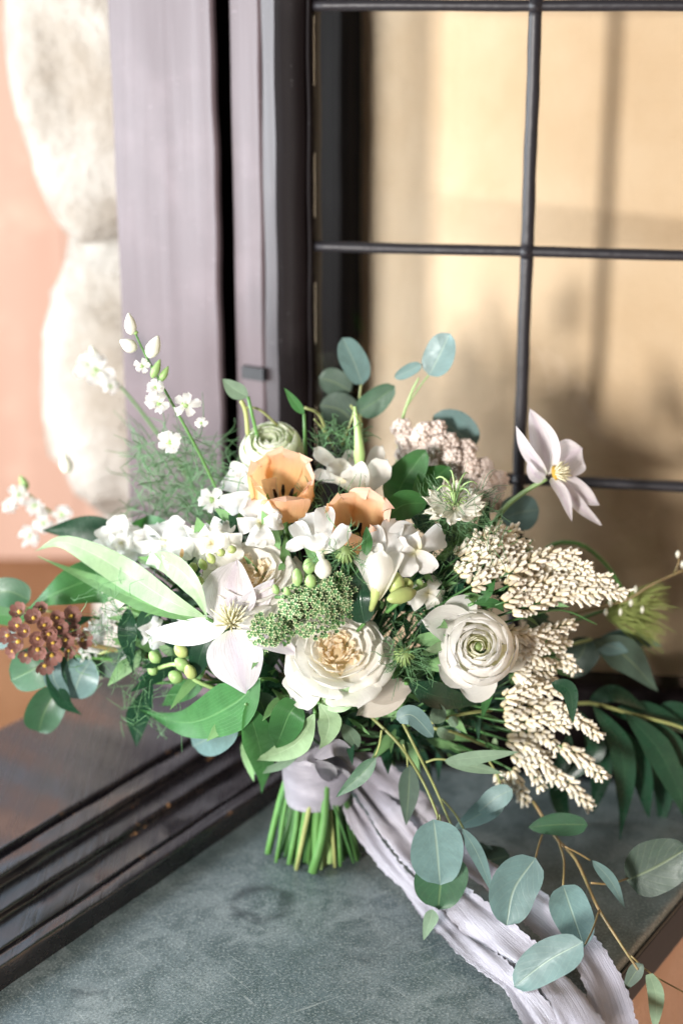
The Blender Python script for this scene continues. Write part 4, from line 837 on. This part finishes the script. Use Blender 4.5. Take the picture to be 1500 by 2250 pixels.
leafthing('mid green leaf tip between white freesias and the delphinium stem', [(420, 1210, .03), (330, 1165, .03), (290, 1150, .03)], 70, 'leaf')
leafthing('big broad green leaf under the clematis pointing left with a curled tip', [(572, 1492, .004), (510, 1548, -.008), (410, 1588, -.008), (300, 1558, .0)], [80, 112, 78, 22], 'leaf', roll=-5, fold=.12)
leafthing('small bright green leaf peeping out above the big broad one', [(450, 1500, .02), (400, 1520, .015), (356, 1552, .012)], 44, 'leaf')
leafthing('narrow bright green leaf hanging straight down at the left of the ribbon wrap', [(540, 1548, -.012), (562, 1610, -.018), (578, 1680, -.016), (575, 1742, -.014)], [60, 70, 62, 30], 'leaf', roll=15)
leafthing('heart shaped green leaf under the left side of the cream rose', [(655, 1545, -.004), (635, 1570, -.016), (618, 1612, -.018), (606, 1642, -.016)], [84, 90, 80, 50], 'leaf', 'ovate', fold=.3)
leafthing('pale pointed leaf sweeping down left across the top of the ribbon wrap', [(692, 1566, -.02), (660, 1625, -.024), (610, 1655, -.022), (548, 1672, -.02)], [40, 56, 46, 18], 'leaf_pale', roll=-8)
leafthing('slim pale leaf edge right below the sweeping pale pointed leaf', [(670, 1635, -.018), (620, 1680, -.02), (548, 1702, -.018)], 20, 'leaf_grey')
leafthing('pale folded leaf hanging below the rose, above the ribbon wrap', [(700, 1545, -.016), (722, 1580, -.026), (716, 1620, -.026), (700, 1648, -.024)], [26, 56, 40, 14], 'leaf_pale', roll=-12)
leafthing('pale green rounded leaf tucked under the lower edge of the cream rose', [(705, 1545, -.010), (755, 1530, -.022), (802, 1515, -.016)], [60, 70, 40], 'leaf_pale', 'lance', roll=12)
leafthing('glossy upright green leaf behind the lower tulip, tallest of three', [(860, 1120, .02), (885, 1060, .01), (935, 988, .012)], [60, 84, 80], 'leaf', 'round', roll=10, fold=.25)
leafthing('glossy green leaf overlapping the pink yarrow, right of the tallest', [(905, 1110, .025), (945, 1060, .02), (988, 1024, .02)], [60, 82, 60], 'leaf', 'round', roll=-12, fold=.25)
leafthing('lowest of the three glossy leaves beside the lower tulip', [(848, 1140, .02), (885, 1110, .012), (935, 1105, .01)], [56, 70, 60], 'leaf', 'round')
leafthing('dark green leaf running right under the white ranunculus', [(895, 1502, .004), (960, 1530, .0), (1060, 1545, .004)], [40, 62, 50], 'leaf_dark', roll=10)
leafthing('dark green leaf between green umbel and trumpet freesia', [(800, 1370, .0), (790, 1310, -.002), (805, 1255, .004)], [70, 80, 60], 'leaf_dark', 'round')
leafthing('slim fresh leaf rising right over the bell sprays', [(1040, 1330, .012), (1070, 1295, .002), (1086, 1232, .0)], 28, 'leaf', roll=10)
leafthing('short fresh leaf pair member lying along the top of the ranunculus', [(1040, 1325, .006), (1085, 1325, .0), (1108, 1345, .0)], 20, 'leaf')
leafthing('slim upright leaf between freesia trumpet and lower tulip', [(800, 1225, -.006), (806, 1190, -.010), (805, 1156, -.006)], 24, 'leaf')
leafthing('slim green leaf dropping from the ranunculus towards the inner stems', [(1085, 1490, .0), (1070, 1530, -.01), (1058, 1580, -.008)], 24, 'leaf')
leafthing('small blue green leaf right of the ribbon knot under the rose', [(750, 1590, .0), (775, 1625, -.004), (782, 1650, -.004)], 34, 'leaf_grey')
leafthing('large dull leaf standing at the back left, in front of the dark window gap', [(545, 872, .03), (515, 855, .03), (488, 832, .03)], 38, 'leaf_grey')
leafthing('thin reddish stalked leaf pointing up left before the window jamb', [(668, 910, .02), (648, 885, .02), (624, 852, .02)], 22, 'leaf')
DG = 'dark narrow leaves drooping around the bouquet'
for lab, pts, w_, rl in (
    ('dark narrow leaf curling down beside the russet cluster, longest of its kind at left', [(150, 1440, -.006), (122, 1480, -.014), (140, 1540, -.016), (182, 1572, -.012)], [30, 46, 44, 18], 10),
    ('short dark leaf hooked over in front of the russet cluster', [(205, 1355, .0), (150, 1375, -.012), (138, 1415, -.014), (176, 1458, -.01)], [26, 34, 34, 14], 10),
    ('dark narrow leaf hanging to a fine point left of the clematis petal', [(282, 1335, .0), (280, 1395, -.008), (294, 1482, -.006)], [34, 44, 20], 0),
    ('dark broad leaf hanging low above the wooden sill', [(335, 1500, .01), (305, 1570, .0), (300, 1642, .002)], [30, 56, 46], 12),
    ('dark leaf below the clematis, hanging over freesia buds', [(335, 1330, .014), (316, 1365, .01), (310, 1410, .01)], 36, 20),
    ('dark leaf in the shade right under the front clematis', [(455, 1400, .02), (440, 1440, .015), (430, 1490, .015)], 52, 0)):
    leafthing(lab, pts, w_, 'leaf_dark', grp=DG, roll=rl)

def sprig(nm, label, cat, twigs, leaves, grp, tm='twig_green', lm='euc'):
    p0 = pt(twigs[0][0][0]); T = thing(nm, label, cat, p0, grp)
    for pts, r in twigs: twig(T, 'twig', pts, r, tm)
    for q in leaves:
        kw = dict(prof='coin', ni=16, nj=9, fold=.08, cup=.06, ruf=.03); kw.update(q[2] if len(q) > 2 else {}); mt = kw.pop('mat', lm); blade(T, 'leaf', q[0], q[1], mt, **kw)
    return T
EG = 'eucalyptus sprigs around the bouquet'
def at(Y, *uv): return [(u, v, Y + (d if d else 0) - Yd(u, v)) for u, v, *r in uv for d in [r[0] if r else 0]]
sprig('eucalyptus_sprig', 'eucalyptus sprig with tall pale leaf and darker ones before the window jamb', 'eucalyptus', [(at(1.22, (800, 1060, .0), (795, 960), (790, 880), (793, 845)), [4, 3, 2.5]), (at(1.21, (795, 930), (780, 905), (770, 890)), 2.5)],
      [(at(1.22, (796, 845), (775, 790), (752, 742)), 62, dict(roll=-15)), (at(1.21, (785, 905), (820, 885), (867, 848)), 56, dict(mat='euc_green')), (at(1.24, (775, 925), (745, 900), (702, 890)), 74, dict(mat='euc_dark')), (at(1.25, (770, 860), (735, 840), (700, 830)), 60, dict(mat='euc_dark'))], EG)
sprig('eucalyptus_sprig', 'eucalyptus sprig with two leaves standing free before the ochre wall pane', 'eucalyptus', [(at(1.20, (870, 1040), (882, 930), (905, 860), (920, 830)), [4, 3, 2]), (at(1.20, (895, 890), (925, 845), (945, 820)), 2)],
      [(at(1.19, (942, 825), (965, 780), (988, 732)), 70, dict(roll=15)), (at(1.19, (925, 800), (897, 815), (866, 830)), 28)], EG, 'stem_pale')
sprig('eucalyptus_sprig', 'single round grey eucalyptus leaf leaning over the pink yarrow', 'eucalyptus', [(at(1.21, (950, 1080), (990, 1020), (1030, 985)), 3)], [(at(1.20, (1040, 985), (1005, 950), (952, 912)), 84, dict(mat='euc'))], EG)
sprig('eucalyptus_sprig', 'round grey eucalyptus leaf behind the stalk of the pale pink clematis', 'eucalyptus', [(at(1.19, (1060, 1180), (1095, 1160), (1110, 1140)), 3)], [(at(1.185, (1100, 1140), (1145, 1125), (1184, 1120)), 80, dict(mat='euc'))], EG)
sprig('eucalyptus_sprig', 'eucalyptus sprig of round dark leaves under the russet cluster at far left', 'eucalyptus', [([(300, 1420, .02), (210, 1440, .01), (120, 1500, .0), (100, 1560, .0)], [4, 3, 2])],
      [([(125, 1440, -.006), (75, 1470, -.012), (24, 1495, -.006)], 94, dict(mat='euc_green')), ([(130, 1510, .0), (100, 1560, -.004), (85, 1608, .0)], 80, dict(mat='euc_green', cup=.4)), ([(200, 1450, .0), (175, 1490, -.006), (160, 1535, -.002)], 84, dict(mat='euc')), ([(290, 1440, .01), (240, 1455, .006), (190, 1440, .006)], 70, dict(mat='euc_dark')), ([(120, 1440, -.012), (118, 1490, -.016), (150, 1540, -.014)], 40, dict(mat='euc'))], EG)
sprig('eucalyptus_sprig', 'eucalyptus leaves cut by the left edge, level with the russet cluster', 'eucalyptus', [([(120, 1345, .04), (60, 1335, .04), (10, 1330, .04)], 3)], [([(66, 1320, .03), (20, 1300, .03), (-40, 1310, .03)], 66, dict(mat='euc_green')), ([(60, 1355, .03), (10, 1352, .03), (-40, 1345, .03)], 44, dict(mat='leaf')), ([(40, 1400, .03), (10, 1405, .03), (-30, 1420, .03)], 40, dict(mat='euc'))], EG)
sprig('eucalyptus_sprig', 'single pale blue round eucalyptus leaf over the dark sill, left of the ribbon', 'eucalyptus', [([(600, 1540, .02), (545, 1570, .01), (510, 1590, .004)], 3)], [([(518, 1580, .0), (475, 1612, -.004), (424, 1640, .0)], 84, dict(mat='euc')), ([(560, 1525, .012), (580, 1560, .008), (575, 1600, .008)], 60, dict(mat='euc_dark'))], EG)
sprig('eucalyptus_sprig', 'trailing eucalyptus sprig with olive twigs and two overlapping round leaves before the ribbon', 'eucalyptus',
      [(at(1.04, (815, 1575, .01), (880, 1640), (930, 1720), (960, 1790, -.02), (958, 1805, -.03)), [4, 3.5, 3, 2]), (at(1.04, (880, 1580, .01), (905, 1630), (950, 1720), (985, 1800, -.01), (1000, 1830, -.02)), [3.5, 3, 2.5]), (at(1.04, (838, 1605), (832, 1640), (820, 1670)), [2.5, 2]), (at(1.04, (885, 1635), (893, 1660), (895, 1685)), 2), (at(1.04, (935, 1675), (960, 1668), (1000, 1672)), [3, 2.5]), (at(1.04, (970, 1755), (1000, 1790), (1020, 1825)), 2), (at(1.03, (965, 1790), (972, 1830)), 2)],
      [(at(1.00, (952, 1800), (960, 1870), (966, 1944)), 116, dict(cup=.08, fold=.1)), (at(1.01, (970, 1870), (968, 1930), (962, 1998)), 116, dict(mat='euc_green')), (at(1.03, (826, 1665), (790, 1705), (738, 1752)), 36, dict(mat='euc_green', prof='lance')), (at(1.06, (900, 1680), (897, 1740), (892, 1814)), 46, dict(mat='euc_dark', prof='lance')),
       (at(1.03, (975, 1672), (1050, 1664), (1140, 1652)), 30, dict(mat='leaf_grey', prof='lance')), (at(1.035, (978, 1676), (1040, 1685), (1105, 1700)), 26, dict(mat='leaf_grey', prof='lance')), (at(1.0, (1015, 1820), (1050, 1880), (1082, 1965)), 32, dict(prof='lance')), (at(1.0, (950, 1998), (945, 2020), (930, 2066)), 32, dict(prof='lance', mat='leaf_grey')), (at(1.01, (870, 1580), (905, 1572), (952, 1620)), 46, dict(mat='euc', prof='round'))], EG)
sprig('eucalyptus_sprig', 'eucalyptus sprig with reddish twig trailing furthest over the slate edge', 'eucalyptus',
      [(at(1.06, (1170, 1760, .02), (1220, 1840), (1265, 1890, -.03), (1310, 1990, -.08), (1360, 2070, -.11), (1400, 2130, -.14)), [4.5, 4, 3.5, 2.5]), (at(1.04, (1225, 1845, .01), (1238, 1890), (1236, 1950, -.03)), [3, 2.2]), (at(1.03, (1190, 1835, .02), (1182, 1860), (1176, 1885, -.01)), 2.2), (at(1.01, (1298, 1940, -.01), (1340, 1942), (1378, 1930, .02)), [2.6, 2]), (at(1.03, (1240, 1860), (1270, 1875), (1295, 1890)), 2), (at(.975, (1315, 2000), (1302, 2040, -.015), (1285, 2075, -.03)), 2.2), (at(.95, (1385, 2100), (1430, 2140), (1500, 2180)), 2)],
      [(at(1.06, (1290, 1812), (1225, 1812), (1160, 1818)), 60, dict(mat='euc_green', prof='ovate')), (at(1.0, (1176, 1885), (1128, 1955, -.01), (1112, 2034, -.02)), 104, dict(roll=8)), (at(1.0, (1236, 1945), (1256, 2005, -.02), (1282, 2082, -.04)), 88, dict(fold=.12)), (at(.925, (1280, 2070), (1205, 2110), (1128, 2168)), 88, dict(fold=.12)), (at(1.03, (1375, 1935), (1440, 1905), (1512, 1862)), 118, dict(mat='euc_dark', roll=-10)), (at(1.0, (1300, 1890), (1340, 1935), (1372, 1995)), 28, dict(prof='lance')), (at(.93, (1412, 2118), (1392, 2140), (1368, 2180)), 34, dict(prof='lance', mat='euc_dark')), (at(.93, (1425, 2140), (1440, 2190), (1438, 2262)), 36, dict(prof='bract', mat='leaf_grey'))], EG, 'twig')
sprig('eucalyptus_sprig', 'pair of blue eucalyptus leaves overlapping under the lowest bell spray', 'eucalyptus', [(at(1.07, (1060, 1650), (1090, 1700), (1100, 1730)), 2.5)], [(at(1.06, (1110, 1752), (1060, 1785), (995, 1822)), 52, dict(prof='lance')), (at(1.055, (1125, 1735), (1090, 1752), (1050, 1785)), 52, dict(mat='euc', prof='round')), (at(1.09, (1120, 1880), (1060, 1890), (1040, 1850)), 70, dict(mat='euc_dark'))], EG)
sprig('eucalyptus_sprig', 'short sprig of fat grey green leaves in the shade below the ranunculus', 'eucalyptus', [([(1080, 1560, .0), (1010, 1570, -.004), (940, 1590, .0)], 4), ([(1070, 1640, .0), (1000, 1610, -.004), (950, 1600, .0)], 4)],
      [([(965, 1590, -.006), (962, 1570, -.012), (968, 1548, -.008)], 38, dict(mat='leaf_grey', prof='round')), ([(985, 1590, -.006), (995, 1585, -.012), (1005, 1580, -.01)], 26, dict(mat='leaf_grey', prof='round')), ([(960, 1600, -.004), (975, 1612, -.010), (1000, 1622, -.008)], 24, dict(mat='leaf_grey', prof='round')), ([(1085, 1650, -.01), (1085, 1640, -.012), (1087, 1620, -.012)], 14, dict(mat='leaf_pale', prof='round'))], EG)
sprig('eucalyptus_sprig', 'eucalyptus sprig of grey leaves behind the bell sprays, against the ochre wall', 'eucalyptus', [(at(1.18, (1180, 1440), (1260, 1415), (1300, 1405)), 3.5)], [(at(1.17, (1300, 1405), (1370, 1440), (1445, 1520)), [50, 80, 60], dict(mat='euc_dark', prof='lance')), (at(1.19, (1310, 1410), (1380, 1402), (1455, 1420)), 38, dict(mat='euc', prof='lance')), (at(1.19, (1290, 1400), (1275, 1440), (1240, 1480)), 78, dict(mat='euc_dark')), (at(1.17, (1300, 1410), (1340, 1420), (1380, 1432)), 40, dict(mat='euc', prof='lance'))], EG)
# the dark feathered branch at right
sprig('willow_branch', 'dark branch of long drooping narrow leaves at the right, before the window rail', 'foliage branch', [(at(1.15, (1200, 1560), (1290, 1545), (1390, 1570), (1500, 1600), (1560, 1640)), [5, 4, 3])],
      [(at(1.14, (1300, 1548), (1360, 1640), (1372, 1740), (1360, 1850)), [40, 54, 48, 24], dict(prof='lance', roll=10)), (at(1.14, (1370, 1565), (1440, 1640), (1490, 1740), (1510, 1820)), [44, 62, 50, 24], dict(prof='lance')), (at(1.15, (1420, 1580), (1480, 1640), (1540, 1720)), 46, dict(prof='lance')), (at(1.16, (1340, 1565), (1430, 1570), (1540, 1620)), 50, dict(prof='lance', roll=20)), (at(1.16, (1290, 1545), (1350, 1525), (1420, 1560)), 40, dict(prof='lance', roll=20)), (at(1.13, (1270, 1560), (1310, 1640), (1270, 1690), (1215, 1740)), [30, 44, 40, 16], dict(prof='lance')), (at(1.12, (1250, 1610), (1235, 1680), (1190, 1745)), 36, dict(prof='lance')), (at(1.04, (1210, 1500), (1250, 1520), (1258, 1590)), 36, dict(prof='lance', mat='leaf_dark')), (at(1.17, (1440, 1560), (1490, 1562), (1560, 1580)), 40, dict(prof='lance')),
       (at(1.17, (1285, 1580), (1320, 1680), (1300, 1790)), 52, dict(prof='lance')), (at(1.16, (1330, 1575), (1400, 1680), (1425, 1800)), 56, dict(prof='lance', roll=-15)), (at(1.19, (1400, 1590), (1455, 1700), (1450, 1830)), 54, dict(prof='lance')), (at(1.18, (1240, 1640), (1225, 1740), (1255, 1830)), 46, dict(prof='lance', roll=20)), (at(1.19, (1460, 1590), (1500, 1700), (1530, 1800)), 50, dict(prof='lance'))], None, 'twig_green', 'leaf_dark')
# olive thread plume, thin stalks, blossom twig at right
c = P(1425, 1330, 1.19); T = thing('thread_plume', 'yellow green brush of fine thread leaves against the ochre wall at right', 'foliage', c); B = Bag()
o = P(1330, 1340, 1.19)
for i in range(170):
    a = rnd(-.75, .65); L = rnd(.7, 1.05) * .046; d = np.array([cos(a), rnd(-.3, .3), sin(a)]) * L; s0 = o + np.array([rnd(0, .012), rnd(-.006, .006), rnd(-.008, .008)]); V, F_, uv = tubeVF([s0, s0 + d * .6 + rs.randn(3) * .001, s0 + d + np.array([0, 0, -.003])], [.0005, .0005, .0002], 3, 6, False); B.add(V, F_, uv)
B.out('threads', M['frond_y'], T, 'stuff'); tube('stem', [P(1120, 1400, 1.17), P(1240, 1370, 1.19), o], [.0014, .0012], M['stem'], T)
T = sprig('blossom_twig', 'thin brown twig with tiny white buds crossing the ochre wall at right', 'twig', [(at(1.17, (1250, 1350), (1370, 1320), (1430, 1285), (1510, 1248)), [3.5, 3, 3]), (at(1.17, (1480, 1258), (1490, 1235), (1488, 1222)), 2)], [], None, 'twig')
for u, v, q in ((1488, 1218, 12), (1498, 1240, 9), (1350, 1300, 12), (1372, 1310, 11), (1340, 1325, 11), (1385, 1325, 11), (1395, 1295, 10), (1362, 1345, 9), (1410, 1340, 9), (1330, 1345, 10)): A = P(u, v, 1.165); tube('bud', [A - Z3 * .003, A, A + Z3 * .003], np.array([.3, 1, .4]) * q / 2 * pxm(A), M['budw'], T, 7, 7)
T = sprig('arching_stalk', 'bare green stalk arching over behind the broadest bell spray', 'stalk', [(at(1.18, (1150, 1290), (1200, 1205), (1270, 1195), (1330, 1240), (1370, 1300)), [5, 5, 4.5, 4])], [], None, 'stem')
T = sprig('bare_tendril', 'thin brownish tendrils rising at the back before the dark jamb', 'tendril', [(at(1.17, (545, 960), (540, 905), (530, 880)), 5), (at(1.17, (536, 895), (570, 900), (610, 935)), 3), (at(1.17, (720, 960), (700, 910), (668, 895)), 3.5), (at(1.17, (735, 990), (710, 945), (690, 920)), 2), (at(1.17, (750, 980), (770, 930), (780, 900)), 3)], [], None, 'twig_green')

# ------------------------------------------------------------------ fine mist and dark filler greenery (nobody could count it)
mist = thing('mist_foliage', 'hazy tangle of fine thread foliage at the back left of the bouquet', 'foliage', P(400, 1080, 1.2))
B = Bag()
def mistpatch(B, u0, u1, v0, v1, Y0, Y1, n_, L, r):
    for i in range(n_):
        p = P(rnd(u0, u1), rnd(v0, v1), rnd(Y0, Y1)); d = nz(rs.randn(3) + np.array([-.3, 0, .5])) * L * rnd(.4, 1.1); V, F_, uv = tubeVF([p, p + d * .5 + rs.randn(3) * L * .15, p + d], [r, r * .9, r * .5], 3, 5, False); B.add(V, F_, uv)
mistpatch(B, 300, 480, 960, 1150, 1.16, 1.28, 300, .035, .00045); mistpatch(B, 420, 540, 1030, 1240, 1.13, 1.2, 170, .03, .00045); mistpatch(B, 170, 340, 1290, 1500, 1.07, 1.12, 100, .024, .00028); mistpatch(B, 270, 400, 1430, 1620, 1.07, 1.12, 80, .022, .00028)
mistpatch(B, 690, 800, 940, 1010, 1.14, 1.18, 120, .02, .0004); mistpatch(B, 640, 800, 1080, 1220, 1.09, 1.13, 160, .022, .0004); mistpatch(B, 860, 960, 1360, 1480, 1.04, 1.08, 80, .03, .0003); mistpatch(B, 940, 1120, 1140, 1340, 1.05, 1.09, 160, .03, .0003)
B.out('threads', M['frond'], mist, 'stuff')
B = Bag(); B2 = Bag()
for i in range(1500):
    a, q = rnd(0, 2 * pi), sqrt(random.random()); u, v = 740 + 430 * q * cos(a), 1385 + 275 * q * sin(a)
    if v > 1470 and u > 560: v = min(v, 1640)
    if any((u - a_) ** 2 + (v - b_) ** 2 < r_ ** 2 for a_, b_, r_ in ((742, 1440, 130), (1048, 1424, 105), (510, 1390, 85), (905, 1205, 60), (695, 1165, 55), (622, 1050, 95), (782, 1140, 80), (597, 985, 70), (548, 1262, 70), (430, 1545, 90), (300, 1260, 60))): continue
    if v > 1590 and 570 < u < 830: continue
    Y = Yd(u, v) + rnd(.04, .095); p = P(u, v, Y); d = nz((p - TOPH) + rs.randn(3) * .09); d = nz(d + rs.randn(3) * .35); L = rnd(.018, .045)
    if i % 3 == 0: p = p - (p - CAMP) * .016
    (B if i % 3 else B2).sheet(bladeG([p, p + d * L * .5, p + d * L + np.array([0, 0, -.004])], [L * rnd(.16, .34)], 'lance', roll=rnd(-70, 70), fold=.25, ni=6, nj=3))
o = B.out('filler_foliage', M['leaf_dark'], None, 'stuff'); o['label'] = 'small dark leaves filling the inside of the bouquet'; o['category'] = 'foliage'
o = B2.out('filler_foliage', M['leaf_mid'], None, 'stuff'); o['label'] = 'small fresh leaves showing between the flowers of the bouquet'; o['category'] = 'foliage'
B = Bag()
for i in range(110):
    a, q = rnd(0, 2 * pi), sqrt(rnd(.1, 1)); u, v = 760 + 410 * q * cos(a), 1400 + 250 * q * sin(a); p = P(u, v, Yd(u, v) + rnd(.02, .06)); s0 = TOPH + rs.randn(3) * .008; V, F_, uv = tubeVF([s0, (s0 + p) / 2 + np.array([0, .0, -.012]) + rs.randn(3) * .006, p], [.0013, .0011, .0007], 4, 7, False); B.add(V, F_, uv)
o = B.out('filler_stems', M['stem_deep'], None, 'stuff'); o['label'] = 'thin olive stems running through the inside of the bouquet'; o['category'] = 'stems'
